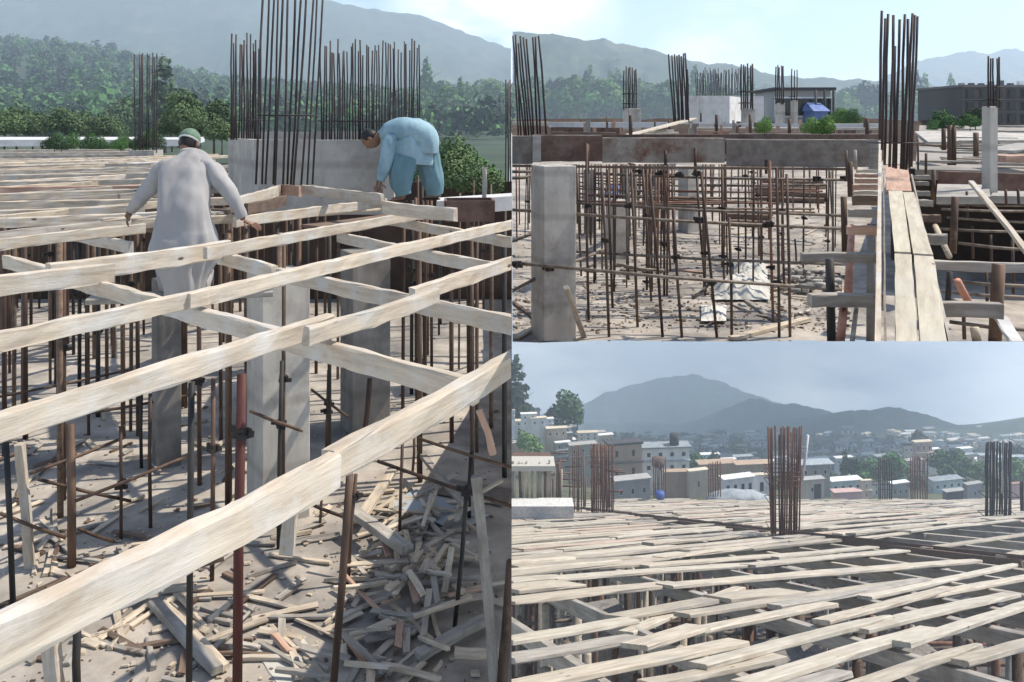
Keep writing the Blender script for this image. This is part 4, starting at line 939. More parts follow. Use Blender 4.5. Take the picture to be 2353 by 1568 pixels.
# ================================================================== right-hand deck: plywood beam, long beam form, scaffold
H2 = 1.1
def c2(x, y): return C(x, y)
DB = 16.6
def panel(name, a, b, z_top, z_bot, t, mat, parent, lip=True):
    """A sheet of formply standing on edge from a to b."""
    d = Vector((b.x - a.x, b.y - a.y, 0)); L = d.length; rot = frame(d)
    me = plank_mesh(L, t, z_top - z_bot, 6, .004, .004)
    o = link(name, me, M[mat], parent, (a.x, a.y, z_top), rot)
    if lip:
        s = link("batten", plank_mesh(L * .995, .05, .045, 6, .004), M['greywood'], parent, (a.x, a.y + .065, z_top + .012), rot)
    return o
beam = empty("beam_form", ray(*c2(800, 690), DB)); tag(beam, "long plywood beam form spanning the whole bay, patched from stained sheets", "beam formwork")
def bx(x, y, d): return ray(*c2(x, y), d)
for (x0, x1, yt0, yt1, yb0, yb1, mt, dd) in [(-8, 96, 628, 625, 756, 752, 'ply_dark', 0), (96, 132, 624, 623, 748, 746, 'greywood', -.05), (132, 414, 622, 628, 745, 742, 'ply_brown', .015), (416, 978, 632, 640, 742, 755, 'ply_grey', 0), (984, 1640, 641, 645, 756, 778, 'ply_dark', .012), (1641, 1692, 645, 647, 778, 782, 'greywood', -.04)]:
    a, b = bx(x0, yt0, DB + dd), bx(x1, yt1, DB + dd - (.0 if x1 < 1000 else .35))
    zt = (a.z + b.z) / 2; za, zb_ = bx(x0, yb0, a.y).z, bx(x1, yb1, b.y).z
    panel("formply_panel", a, b, zt, (za + zb_) / 2, .02, mt, beam)
for (x, yt, yb) in [(348, 665, 800), (842, 680, 800), (1168, 735, 800), (705, 690, 760)]:
    a, b = bx(x, yb, DB - .09), bx(x, yt, DB - .09); tube("strut", [a, b], .03, M['pipe'], beam)
a, b = bx(0, 757, DB - .06), bx(1560, 772, DB - .3); link("bottom_rail", plank_mesh((b - a).length, .06, .05, 8), M['brownwood'], beam, a, frame(b - a))
# rear leaf of the form, seen as a thin pale edge
a, b = bx(100, 618, DB + .45), bx(1690, 640, DB + .35); panel("formply_panel", a, b, a.z, a.z - .4, .02, 'ply_brown', beam, False)
cut_side(beam)

# long beam form running towards the camera on the right
lb = empty("beam_form", S2.at(*c2(1780, 1000), H2)); tag(lb, "pale plank-topped beam form running from the rebar column towards the camera", "beam formwork")
def top_plank(x0, y0, w0, x1, y1, w1, mat, nm="top_plank", h=H2, t=.04, dz=0):
    """w in picture units at each end."""
    a, b = S2.at(*c2(x0, y0), h), S2.at(*c2(x1, y1), h); wa, wb = w0 / 2 / F * a.y * .88, w1 / 2 / F * b.y * .88
    L = (b - a).length; me = plank_mesh(L, 1.0, t, 8, .0, .0); r_ = random.Random(x0)
    for v in me.vertices:
        k = v.co.x / L; wob = r_.uniform(-.003, .003)
        v.co.y = v.co.y * (wa + (wb - wa) * k) + wob; v.co.z += r_.uniform(-.002, .002) + dz
    return link(nm, me, M[mat], lb, a, frame(b - a))
top_plank(1815, 1600, 108, 1797, 1168, 76, 'beamtop')
top_plank(1940, 1600, 128, 1893, 1176, 92, 'beamtop')
top_plank(1796, 1163, 76, 1762, 880, 66, 'beamtop', dz=.006)
top_plank(1890, 1170, 90, 1822, 885, 52, 'beamtop', dz=.004)
top_plank(1778, 876, 120, 1768, 760, 104, 'redwood')
top_plank(1768, 756, 104, 1752, 660, 86, 'beamtop')
top_plank(1682, 1600, 26, 1692, 650, 13, 'joist', "side_board", H2 - .045, .45)
top_plank(1716, 1600, 10, 1708, 800, 5, 'ply_dark', "gap_shade_board", H2 + .02, .3)  # dark strip standing for the shadow in the gap beside the planks
top_plank(2020, 1600, 12, 1836, 800, 7, 'greywood', "side_board", H2 + .01, .42)
for (x, y) in [(1700, 1080), (1697, 1300)]:
    pass
cut_seam_row(lb)
# bearers sticking out on both sides under it
GB = "bearers under the long beam form"
def bearer(x0, y0, x1, y1, th, mat, lbl, hh_=None, w=.09):
    """th: picture height of its near face at the first end; bearers lie below the form."""
    h = hh_ or H2 + .44
    a, b = S2.at(*c2(x0, y0), h), S2.at(*c2(x1, y1), h)
    b = Vector((b.x, a.y + (b.y - a.y) * .6, S2.z(a.y, h)))
    t = th / 2 / F * a.y
    o = plank("bearer", a, b, w, t, M[mat], None, 5, .005); tag(o, lbl, "timber bearer", GB); cut_seam_row(o); return o
BL = [(1372, 1352, 1690, 1350, 56, 'greywood', "thick bearer nearest the camera, left of the long beam form"), (1330, 1162, 1690, 1170, 42, 'greywood', "longest bearer on the left, reaching out over the scaffold"),
      (1540, 1040, 1690, 1046, 40, 'redwood', "orange-brown bearer left of the form, behind the tall stub post"), (1548, 962, 1690, 968, 34, 'greywood', "bearer left of the form, level with the upper stub post"),
      (1562, 900, 1690, 905, 44, 'brownwood', "broad dark bearer left of the form"), (1566, 880, 1690, 884, 14, 'joist', "thin pale bearer left of the form, above the broad dark one"), (1570, 850, 1690, 853, 24, 'redwood', "reddish bearer left of the form, fourth below the rebars"),
      (1575, 822, 1690, 825, 20, 'redwood', "reddish bearer left of the form, third below the rebars"), (1580, 800, 1690, 802, 16, 'redwood', "thin reddish bearer left of the form, second below the rebars"), (1586, 782, 1690, 784, 12, 'joist', "thin pale bearer left of the form, at the foot of the rebars"),
      (1930, 1196, 2440, 1225, 42, 'greywood', "longest bearer on the right, crossing the dark pit to the picture edge"), (1965, 1388, 2262, 1405, 66, 'greywood', "thick bearer nearest the camera, right of the long beam form"), (1890, 1072, 2012, 1082, 46, 'greywood', "bearer right of the form above the pit's tall post"),
      (1865, 985, 1972, 990, 34, 'brownwood', "dark bearer right of the form over the pit"), (1845, 920, 1935, 924, 30, 'greywood', "bearer right of the form, third below the rebars"), (1838, 878, 1925, 880, 22, 'greywood', "bearer right of the form, second below the rebars"), (1832, 836, 1920, 838, 18, 'greywood', "thin bearer right of the form, at the foot of the rebars"), (1826, 805, 1915, 806, 14, 'greywood', "thinnest bearer right of the form by the rebars")]
for b_ in BL: bearer(*b_)
GS = "stub posts beside the long beam form"
def stub(xt, yt, xb, yb, w, mat, lbl, hb, ht=None):
    """A post whose head (xt, yt) stands h below the eye level of this deck."""
    t = S2.at(*c2(xt, yt), hb); bpt = ray(*c2(xb, yb), t.y)
    rr_ = w / 2 / F * t.y / 2
    o = tube("stub_post", [bpt, t], rr_, M[mat], None, 9); tag(o, lbl, "post", GS); cut_seam_row(o); return o
stub(1460, 1190, 1470, 1640, 40, 'darkpipe', "dark round post through the thick nearest bearer, left of the form", H2 + .36)
stub(1524, 905, 1530, 1160, 28, 'pipe', "brown round post in front of the orange-brown bearer", H2 + .32)
stub(1552, 745, 1556, 905, 26, 'pipe', "slim grey-brown post below the plywood beam's end", H2 + .25)
stub(1536, 690, 1540, 830, 12, 'pipe', "thin rod beside the slim post at the beam's end", H2 + .1)
stub(1576, 690, 1580, 780, 16, 'greywood', "pale batten at the beam's end", H2 + .1)
stub(2236, 1215, 2215, 1640, 58, 'pipe', "thick brown post standing in the pit beside the nearest right bearer", H2 + .36)
stub(2036, 905, 2026, 1165, 32, 'pipe', "brown post rising from the dark pit past the bearers", H2 + .32)
stub(1938, 780, 1936, 935, 18, 'pipe', "short brown post right of the rebars", H2 + .25)
stub(1903, 705, 1902, 800, 12, 'pipe', "thin post right of the rebars", H2 + .1)
stub(1866, 640, 1866, 780, 9, 'pipe', "rod just right of the rebars", H2 + .05)
stub(2012, 1250, 2002, 1400, 26, 'darkpipe', "dark prop in the pit below the long right bearer", H2 + .7)
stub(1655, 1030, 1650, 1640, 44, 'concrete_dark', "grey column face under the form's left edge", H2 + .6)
GO = "round timbers lying under the bearers"
for (x0, y0, x1, y1, w, mt, lbl) in [(1562, 1045, 1545, 1340, 34, 'orangepipe', "orange round timber under the left bearers, upper length"), (1524, 1420, 1502, 1640, 40, 'orangepipe', "orange round timber under the nearest left bearer, lower length"), (1582, 1420, 1556, 1640, 22, 'wood', "pale round timber beside the lower orange one"),
                                     (1945, 1040, 2010, 1180, 26, 'wood', "tan round timber in the pit, upper length"), (2045, 1290, 2095, 1385, 34, 'orangepipe', "tan-orange round timber between the two nearest right bearers"), (2125, 1505, 2150, 1640, 40, 'wood', "tan round timber under the nearest right bearer")]:
    a = S2.at(*c2(x0, y0), H2 + .56); b = S2.at(*c2(x1, y1), H2 + .75)
    o = tube("round_timber", [a, (a + b) / 2, b], w / 2 / F * (a.y + b.y) / 4, M[mt], None, 9); tag(o, lbl, "round timber", GO); cut_seam_row(o)
# columns
GC2 = "concrete columns of the right-hand floor"
def col2(x0, x1, yt, yb, mat, lb_, rz=.45, d=None, hf=HF2): return column(S2, hf, *[c2(x0, 0)[0], c2(x1, 0)[0]], yt / 2, yb / 2, mat, lb_, d=d, rz=rz, cutter=lambda r_: (cut_side(r_), cut_seam_row(r_)), group=GC2)
colL = empty("leaning", (0, 0, 0)); bpy.data.objects.remove(colL)
col2(88, 292, 760, 1545, 'concrete', "broad concrete column left, scaffold tubes clamped across it", .35)
col2(765, 857, 770, 1062, 'concrete', "slim concrete column behind the scaffold, under the beam's stained sheet", .5)
col2(432, 530, 918, 1185, 'concrete', "short concrete column stump among the thin props", .4)
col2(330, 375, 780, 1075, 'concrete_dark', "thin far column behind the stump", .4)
o = link("timber_post", plank_mesh(1.7, .09, .07, 4), M['greywood'], None, S2.at(*c2(330, 1545), HF2), frame(ray(*c2(245, 1310), 13.6) - S2.at(*c2(330, 1545), HF2), Vector((0, 1, 0)))); tag(o, "greyish board leaning against the broad column's foot", "board")
# scaffold props: (x top, y top, x bottom, y bottom, coupler rows)
G2 = "thin props of the right-hand scaffold"
P2 = [(342, 660, 352, 1475, "prop right of the broad column, through two tubes", (945, 1240)), (376, 780, 384, 1290, "prop second right of the broad column", (985,)), (300, 800, 318, 1270, "prop just right of the broad column's edge", (925,)), (412, 790, 447, 1580, "leaning prop left of the stump column, reaching the nearest edge", (1105,)),
      (440, 780, 462, 1415, "prop in front of the stump column's left edge", ()), (522, 770, 535, 1285, "thick-looking prop with couplers right of the stump", (945, 1165)), (548, 790, 577, 1505, "prop between the stump and the dark shadow", ()), (600, 770, 640, 1385, "prop with coupler at the tube crossing", (990,)),
      (632, 800, 694, 1580, "long prop leaning to the nearest edge, left of the slim column", ()), (700, 770, 728, 1250, "reddish prop pair left of the slim column", (790, 960)), (735, 770, 746, 1215, "thin prop touching the slim column's left side", (1185,)), (742, 960, 783, 1580, "long prop below the slim column, reaching the nearest edge", (1180,)),
      (846, 770, 890, 1345, "prop right of the slim column", (800, 1010)), (868, 790, 944, 1580, "long leaning prop with couplers, right of the slim column", (1300,)), (966, 780, 975, 1345, "prop left of the timber pile", (960, 1180)), (997, 1000, 1010, 1580, "long prop right of the leaning one", (1215,)),
      (1184, 740, 1200, 1480, "rusty prop right of the timber pile", (1030, 1230)), (1215, 770, 1228, 1580, "long prop, first of the pair before the white sheets", (1300,)), (1238, 770, 1250, 1340, "prop with coupler between the pair", (970,)), (1262, 800, 1278, 1580, "long prop, second of the pair before the white sheets", ()),
      (1445, 770, 1449, 1060, "prop before the bearer pile at the right", (1040,)), (1462, 790, 1470, 1000, "thin prop at the right of the bearer pile", ()), (1400, 780, 1404, 960, "prop with a coupler at the beam's underside", (822,)), (1300, 1100, 1306, 1200, "short rod standing in the rubble", ()), (1112, 780, 1106, 960, "far prop behind the timber pile", ()), (1085, 780, 1092, 950, "far prop left of the bearer pile", ()),
      (232, 770, 245, 1010, "prop behind the broad column", ()), (262, 780, 280, 1080, "rusty prop behind the broad column's right edge", ())]
for (xt, yt, xb, yb, lb_, cp) in P2:
    (XT, YT), (XB, YB) = c2(xt, yt), c2(xb, yb)
    dd = max(14.75, HF2 * F / (min(YB, 783) - 185))
    prop(S2, HF2, XT, YT, XB, YB, .052 if yb > 1300 else .048, 'pipe' if 'rust' not in lb_ and 'red' not in lb_ else 'rustbar', lb_, G2, [c_ / 2 for c_ in cp], lambda r_: (cut_side(r_), cut_seam_row(r_)), d=dd, sides=7, bend=.015, name="scaffold_prop")
for k in range(170):                               # the thicket of props further back
    d = rnd.uniform(17.5, 36); x = rnd.choice([rnd.uniform(10, 700), rnd.uniform(200, 1500), rnd.uniform(500, 1180), rnd.uniform(200, 1000)]); x = x - 130 if 745 < x < 870 else x; X = CX + x / 2
    b = S2.on((X - CX) / F * d, d, HF2); yb = HY - b.z / d * F; top = b + Vector((0, 0, 2.75)); yt = HY - top.z / d * F
    prop(S2, HF2, X + rnd.uniform(-4, 4), max(yt, 378), X, yb, rnd.uniform(.034, .056), rnd.choice(['pipe', 'pipe', 'rustbar', 'tube']), "thin rusty prop in the thicket under the plywood beam, " + ("behind the broad column" if x < 300 else "round the stump column" if x < 560 else "left of the slim column" if x < 780 else "right of the slim column" if x < 1000 else "before the timber piles"), "thicket of far props under the plywood beam",
         (rnd.uniform(yt, yb),) if rnd.random() < .35 else (), cut_side, d=d, sides=6, name="scaffold_prop")
GT2 = "scaffold tubes of the right-hand bay"
T2 = [(225, 930, 1520, 992, 17.2, 16.6, "upper pale tube running from the broad column to the brown stub post"), (-6, 965, 1515, 1052, 15.4, 15.0, "long tube across the broad column, second from the beam"), (255, 1155, 1515, 1216, 17.0, 16.4, "third long tube, at the stump's foot"),
      (-6, 1208, 1515, 1332, 14.4, 14.1, "lowest long tube, across the broad column's lower half"), (-6, 1112, 285, 988, 15.0, 16.5, "tube slanting up to the right across the broad column"), (-6, 1342, 185, 1225, 14.4, 15.2, "lower tube slanting up to the right at the picture seam"), (480, 1215, 700, 1245, 15.6, 15.4, "short loose tube right of the stump"),
      (-6, 790, 150, 775, 15.8, 16.4, "rusty tube below the beam at the left end"), (0, 820, 110, 800, 15.6, 16.0, "short tube under the beam's left end"), (380, 800, 1560, 828, 18.6, 17.4, "dark tube hung just under the plywood beam"), (860, 850, 1450, 850, 21, 20, "far tube in front of the bearer pile"),
      (180, 1230, 420, 1150, 14.6, 16.5, "tube rising from the coupler on the broad column"), (830, 1372, 920, 1290, 14.6, 14.9, "loose tube slanting up to the coupled prop"), (560, 900, 1170, 930, 23, 22, "far tube across the slim column"), (150, 880, 700, 905, 24, 23, "far tube behind the broad column")]
for (x0, y0, x1, y1, d0, d1, lb_) in T2:
    tube_px(*c2(x0, y0), d0, *c2(x1, y1), d1, .058, 'tube', lb_, GT2, lambda r_: (cut_side(r_), cut_seam_row(r_)), sag=.03)
for k in range(16):
    y = 790 + k * 11 + rnd.uniform(-4, 4); x0 = rnd.uniform(-6, 700); x1 = x0 + rnd.uniform(350, 850); d0 = 30 - k * .8
    tube_px(*c2(x0, y), d0, *c2(min(x1, 1500), y + rnd.uniform(4, 26)), d0 - rnd.uniform(.3, 1.5), .05, rnd.choice(['tube', 'pipe', 'rustbar']), "far scaffold tube tying the thicket of props under the plywood beam", "far tubes under the plywood beam", lambda r_: (cut_side(r_), cut_seam_row(r_)), sag=.04)
for (x, y, d) in [(165, 985, 15.2), (168, 1232, 14.5), (25, 1216, 14.4), (860, 1012, 15.0), (1182, 1030, 15.0), (540, 945, 16.8), (915, 1297, 14.3), (1540, 822, 16.8), (595, 790, 17.9), (770, 802, 17.8), (850, 798, 17.6), (680, 795, 17.9), (1400, 823, 17.2)]:
    o = link("loose_coupler", COUPLER, None, None, ray(*c2(x, y), d)); o.scale = (1.35, 1.35, 1.5); o.rotation_euler.z = rnd.uniform(0, 3); tag(o, "dark steel coupler clamped where scaffold tubes cross", "coupler", "couplers on the scaffold tubes")
# things lying on the floor
GF2 = "boards lying on the right-hand floor"
fb = lambda x0, y0, x1, y1, w, t, mt, lb_, lift=0.0, lift2=None: floor_board(*c2(x0, y0), *c2(x1, y1), w, t, mt, lb_, lift, lift2, S2, HF2, lambda r_: (cut_side(r_), cut_seam_row(r_)), GF2)
for t_ in [(1010, 1566, 1365, 1475, .16, .06, 'wood', "long pale timber at the near edge of the floor"), (1062, 1380, 1210, 1478, .10, .05, 'greywood', "timber slanting down to the foot of the rusty prop"), (20, 1560, 130, 1500, .12, .05, 'joist', "pale board at the broad column's left foot"), (0, 1395, 130, 1490, .07, .05, 'brownwood', "dark rail slanting to the broad column's left foot"),
           (750, 1245, 890, 1260, .1, .04, 'redwood', "reddish lath on the floor right of the slim column"), (480, 1225, 640, 1245, .1, .04, 'greywood', "grey board across the floor before the shadow"), (1030, 1225, 1290, 1300, .09, .04, 'greywood', "grey board behind the white sheets"), (1310, 1330, 1400, 1270, .05, .03, 'greywood', "lath in the rubble before the bearers"),
           (1350, 1080, 1440, 1040, .06, .03, 'joist', "pale lath by the rubble"), (1250, 1240, 1510, 1260, .2, .04, 'ply_grey', "flat sheet beside the rubble")]:
    fb(*t_)
for i, (x0, x1, y, mt) in enumerate([(985, 1185, 1035, 'brownwood'), (990, 1180, 1005, 'brownwood'), (985, 1200, 985, 'redwood'), (1100, 1440, 925, 'brownwood'), (1120, 1445, 900, 'brownwood'), (1110, 1400, 880, 'brownwood'), (1140, 1440, 862, 'redwood'), (1150, 1430, 845, 'brownwood')]):
    fb(x0, y, x1, y + 8, .35, .14, mt, ["lowest dark timber of the pile before the far props", "middle dark timber of the pile before the far props", "reddish top timber of the pile before the far props", "lowest dark bearer of the far pile", "second bearer of the far pile", "third bearer of the far pile", "reddish bearer of the far pile", "top bearer of the far pile"][i], .02)
def sheet(name, x0, x1, y0, y1, amp, mat, lb_, lift=.05):
    n, m_ = 30, 20; vs_, fs = [], []; r_ = random.Random(x0)
    c = S2.at(*c2((x0 + x1) / 2, (y0 + y1) / 2), HF2)
    for j in range(m_):
        for i in range(n):
            u, v = i / (n - 1), j / (m_ - 1); e = math.sin(u * math.pi) ** .5 * math.sin(v * math.pi) ** .5
            p = S2.at(*c2(x0 + (x1 - x0) * u + r_.uniform(-1.5, 1.5), y1 + (y0 - y1) * v + r_.uniform(-1, 1)), HF2 - lift)
            p.z += amp * (e * .5 + .5 * abs(mnoise.noise(Vector((u * 4.1, v * 4.3, x0)))) + .25 * mnoise.noise(Vector((u * 11, v * 9, x0)))) * e + lift * .2
            vs_.append(p - c)
    for j in range(m_ - 1):
        for i in range(n - 1):
            a = j * n + i; fs.append((a, a + 1, a + n + 1, a + n))
    o = link(name, mesh(name, vs_, fs, True), M[mat], None, c); tag(o, lb_, "sheet", "sheets and sacks on the right-hand floor"); return o
sheet("crumpled_sheet", 925, 1185, 1290, 1380, .45, 'tarp', "crumpled pale sacking before the long pair of props")
sheet("crumpled_sheet", 1020, 1175, 1215, 1300, .35, 'tarp', "white torn sheeting behind the crumpled sacking")
sheet("crumpled_sheet", 870, 985, 1405, 1478, .14, 'tarp', "small pale sack lying by the foot of the leaning prop")
sheet("crumpled_sheet", 430, 520, 862, 905, .5, 'bluetarp', "bluish white sheet thrown over the stump column's back")
for k in range(70):
    x = rnd.uniform(150, 1500); y = rnd.uniform(1060, 1500)
    offcut(S2.at(*c2(x, y), HF2 - .05), rnd.uniform(0, 6.3), 0, rnd.choice(['wood', 'greywood', 'brownwood', 'joist']), "offcut lying on the dusty floor among the thin props", "offcuts on the right-hand floor")
sp1 = []
for k in range(2400):
    x = rnd.uniform(5, 1560); y = 780 + 750 * rnd.random() ** .7; p_ = S2.at(*c2(x, y), HF2 - .012)
    sp1.append((p_, rnd.choice((.03, .035, .045, .07)) * rnd.uniform(.6, 1.5)))
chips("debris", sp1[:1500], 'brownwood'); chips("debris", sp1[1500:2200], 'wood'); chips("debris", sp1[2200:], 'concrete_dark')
for k in range(45):
    x = rnd.uniform(1260, 1500); y = rnd.uniform(1255, 1345)
    p = S2.at(*c2(x, y), HF2 - .06)
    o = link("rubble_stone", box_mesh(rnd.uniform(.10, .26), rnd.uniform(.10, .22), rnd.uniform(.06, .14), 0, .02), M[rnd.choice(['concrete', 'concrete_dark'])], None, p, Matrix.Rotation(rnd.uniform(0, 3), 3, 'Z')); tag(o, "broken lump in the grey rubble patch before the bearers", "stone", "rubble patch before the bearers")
# rebar clusters
bars = [(1700, 50, 1690, 640), (1716, 85, 1700, 690), (1729, 65, 1712, 760), (1753, 70, 1735, 768), (1760, 212, 1752, 772), (1782, 90, 1764, 776), (1806, 66, 1788, 778), (1820, 88, 1800, 780), (1841, 62, 1812, 782), (1852, 70, 1826, 775), (1864, 76, 1836, 768)]
rebar_cluster(S2, H2, [(*c2(a, b), *c2(c_, d_)) for a, b, c_, d_ in bars], "tallest dark rebar column, at the corner where the two beam forms meet", .014, 'rebar', depth=.4, d=9.6, ties=(.08,))
bars = [(4, 165, 60, 640), (16, 160, 42, 640), (38, 166, 78, 640), (52, 172, 92, 640), (66, 180, 100, 640), (96, 172, 118, 636), (108, 170, 130, 636), (122, 166, 158, 632), (30, 200, 66, 640), (12, 260, 30, 640)]
rebar_cluster(S2, H2, [(*c2(a, b), *c2(c_, d_)) for a, b, c_, d_ in bars], "leaning dark rebar column behind the left end of the plywood beam", .020, 'rebar', depth=.45, d=17.3, cutter=cut_side)
bars = [(720, 250, 745, 560), (735, 254, 752, 560), (747, 250, 765, 560), (758, 256, 770, 560), (768, 252, 780, 560), (778, 258, 788, 560), (788, 246, 800, 560), (796, 244, 806, 560), (806, 320, 812, 560)]
rebar_cluster(S2, H2, [(*c2(a, b), *c2(c_, d_)) for a, b, c_, d_ in bars], "dark rebar column behind the slanting pale plank, over the slim column", .024, 'rebar', depth=.55, d=25)
def far_col(x0, x1, yt, yb, bars_x, bt, bb, d, lb_, r_=.022, mat='concrete', rm='rebar'):
    if yb: column(S2, 0, c2(x0, 0)[0], c2(x1, 0)[0], yt / 2, yb / 2, mat, "concrete column head carrying the " + lb_.split(",")[0], d=d, rz=.3)
    rebar_cluster(S2, 0, [(c2(x, 0)[0] + rnd.uniform(-1, 1), (bt + rnd.uniform(0, 22)) / 2, c2(x, 0)[0] + rnd.uniform(-.5, .5), bb / 2) for x in bars_x], lb_, r_, rm, depth=.5, d=d, ties=(.15, .4))
far_col(512, 590, 500, 580, [514, 524, 534, 542, 552, 562, 571], 305, 505, 33, "thin rebar bundle on the squat column, left of the dark leaning bundle", .026)
far_col(1056, 1116, 500, 580, [1054, 1064, 1073, 1082, 1096, 1106], 288, 505, 34, "rebar bundle on the squat column right of the pale shaft", .030)
far_col(1212, 1252, 474, 580, [1213, 1221, 1230, 1238, 1246], 300, 480, 40, "rebar bundle over the left end of the flat-roofed hut", .030)
far_col(1282, 1312, 462, 580, [1286, 1297, 1308], 308, 466, 40, "three thin rebars over the middle of the flat-roofed hut", .026)
far_col(2165, 2226, 490, 872, [2190, 2200, 2212, 2228, 2240], 252, 495, 12.2, "rebar bundle on the tall pale post at the right", .0115, 'concrete')
# the pale shaft with its starter bars
pz, pb = (HY - 222) / F * 43, (HY - 285) / F * 43
pts = [ray(*c2(852, 560), 46), ray(*c2(856, 560), 43.0), ray(*c2(1000, 560), 42.4), ray(*c2(1058, 560), 45)]
shaft("pale shaft wall standing beyond the plywood beam", [Vector((p.x, p.y, pb)) for p in pts], pz, pb, .2, 'whitecon')
o = box("far_wall", Vector((pts[1].x + 2.3, 47.5, pb)), (4.6, .2, pz - pb + .18), M['whitecon']); tag(o, "far leaf of the pale shaft beyond the plywood beam", "concrete wall")
rebar_cluster(S2, 0, [(c2(x, 0)[0] + rnd.uniform(-2, 2), rnd.uniform(154, 170), c2(x, 0)[0], 220) for x in np.linspace(848, 1050, 30)], "row of faint starter bars on the pale shaft beyond the beam", .022, 'rebar', depth=1.5, d=46)
# lower deck further off, with planks, brown shutter boards and short rods
GL = "planks on the far edge behind the plywood beam"
def px_plank(x0, y0, d0, x1, y1, d1, w, t, mat, lb_, group, name="edge_plank", cat="plank", cutter=cut_side):
    o = plank(name, ray(*c2(x0, y0), d0), ray(*c2(x1, y1), d1), w, t, M[mat], None, 6, .006); tag(o, lb_, cat, group)
    if cutter: cutter(o)
    return o
for t_ in [(-8, 556, 26, 180, 562, 26, .12, .13, 'joist', "pale edge plank behind the left rebar column"), (172, 562, 26, 720, 562, 25, .14, .16, 'whitecon', "long pale edge plank left of the dark leaning bundle"), (818, 566, 26, 1690, 570, 24, .14, .13, 'whitecon', "long pale edge plank under the pale shaft"), (820, 585, 25, 1690, 588, 23.5, .10, .06, 'joist', "second pale edge plank under the pale shaft"),
           (820, 600, 24.6, 1400, 603, 23.5, .10, .06, 'redwood', "reddish rail under the pale edge planks"), (488, 630, 18.4, 832, 543, 26, .22, .04, 'joist', "broad pale plank slanting up to the dark leaning bundle"), (180, 585, 25, 500, 590, 24, .1, .2, 'ply_brown', "brown shutter board behind the left rebar column"), (180, 606, 22, 480, 610, 22, .1, .12, 'brownwood', "brown rail behind the plywood beam's left half"),
           (560, 600, 22, 740, 596, 22.5, .1, .06, 'joist', "pale rail right of the slanting plank"), (600, 614, 20, 760, 606, 21, .1, .05, 'greywood', "grey rail right of the slanting plank"), (1000, 612, 22, 1690, 616, 21, .1, .07, 'greywood', "grey rail behind the plywood beam's right half"), (1250, 626, 20, 1690, 628, 19.5, .1, .06, 'joist', "pale rail just over the plywood beam's right half")]:
    px_plank(*t_, GL)
GR2 = "short rods along the far edge"
for (x, y0, y1, d) in [(545, 530, 630, 19), (940, 528, 604, 24), (1095, 528, 634, 22), (1275, 548, 634, 22), (1466, 556, 632, 22), (1632, 545, 640, 20), (868, 520, 560, 27), (657, 560, 612, 23), (435, 535, 580, 26), (1620, 540, 600, 24), (318, 545, 575, 26), (722, 552, 600, 24), (2012, 575, 760, 16), (2030, 580, 760, 16), (2132, 610, 720, 15), (1984, 590, 690, 18)]:
    o = tube("short_rod", [ray(*c2(x, y1), d), ray(*c2(x, y0), d)], .045 if y1 - y0 > 60 else .03, M['pipe'], None, 6); tag(o, "rusty rod standing up along the far deck edge", "rod", GR2)
for k in range(60):
    x = rnd.choice([rnd.uniform(175, 520), rnd.uniform(1120, 1680), rnd.uniform(820, 1120)]); d = rnd.uniform(23.5, 27)
    a = ray(*c2(x, rnd.uniform(618, 640)), d)
    o = link("shutter_batten", plank_mesh((.26 + rnd.random() * .2), rnd.uniform(.06, .14), .03, 2), M[rnd.choice(['ply_brown', 'brownwood', 'redwood', 'greywood'])], None, a, frame(Vector((0, 0, 1)), Vector((0, 1, 0)))); tag(o, "upright batten of the brown shuttering behind the plywood beam", "batten", "shutter battens behind the plywood beam")
for (x, y, s) in [(1160, 622, .55), (1380, 626, .6), (1450, 624, .6), (1420, 630, .5)]:
    tree('bush', ray(*c2(x, y), 20.5), s * .34, 'leaf2', "green weeds poking up behind the plywood beam", "weeds behind the plywood beam", "bush", "weed")

# right side: dusty slab over the dark pit, post, buildings
slab("concrete_slab", [S2.on(8.6, 18.2, 1.9), S2.on(13.4, 17.4, 1.9), S2.on(24, 36, 1.9), S2.on(17.2, 36, 1.9)], .22, 'slab', "dusty slab covering the dark pit at the right")
for t_ in [(1960, 786, 13.6, 2400, 800, 13, .1, .34, 'ply_brown', "dark brown shutter board along the front of the dusty slab"), (1900, 690, 18, 2165, 700, 17, .5, .04, 'greywood', "grey board lying on the dusty slab behind the rods"), (2230, 715, 16, 2400, 712, 16, .6, .14, 'redwood', "brown form panel lying on the slab right of the tall post"), (2225, 690, 18, 2400, 660, 18, 1.2, .05, 'concrete', "pale panel lying on the slab right of the tall post"),
           (1880, 735, 15.5, 2150, 742, 15, .3, .04, 'greywood', "grey plank on the slab left of the tall post"), (2225, 748, 14.5, 2400, 752, 14.4, .2, .04, 'greywood', "thin grey plank on the slab's front, right of the tall post"), (1870, 660, 20, 1990, 668, 19, .4, .04, 'brownwood', "brown board on the slab near the rods")]:
    px_plank(*t_, "boards on the dusty right slab", cutter=None)
for k in range(46):
    y = rnd.uniform(18.6, 27); x = rnd.uniform(.50, .66) * y
    a = S2.on(x, y, 1.9 - .05 - rnd.uniform(0, .08)); b = a + Vector((rnd.uniform(1.2, 2.6), rnd.uniform(-.5, .15), 0)); b.z = S2.z(b.y, 1.9 - .05 - rnd.uniform(0, .1))
    o = plank("slab_board", a, b, rnd.uniform(.12, .3), .04, M[rnd.choice(['greywood', 'greywood', 'brownwood', 'wood'])], None, 3); tag(o, "grey board among many strewn over the dusty slab at the right", "board", "boards strewn over the dusty slab")
slab("concrete_slab", [ray(*c2(1950, 905), 11.5), ray(*c2(2200, 905), 11.2), ray(*c2(2190, 850), 12.6), ray(*c2(1955, 846), 13)], .1, 'concrete', "small sunlit ledge at the top of the dark pit")
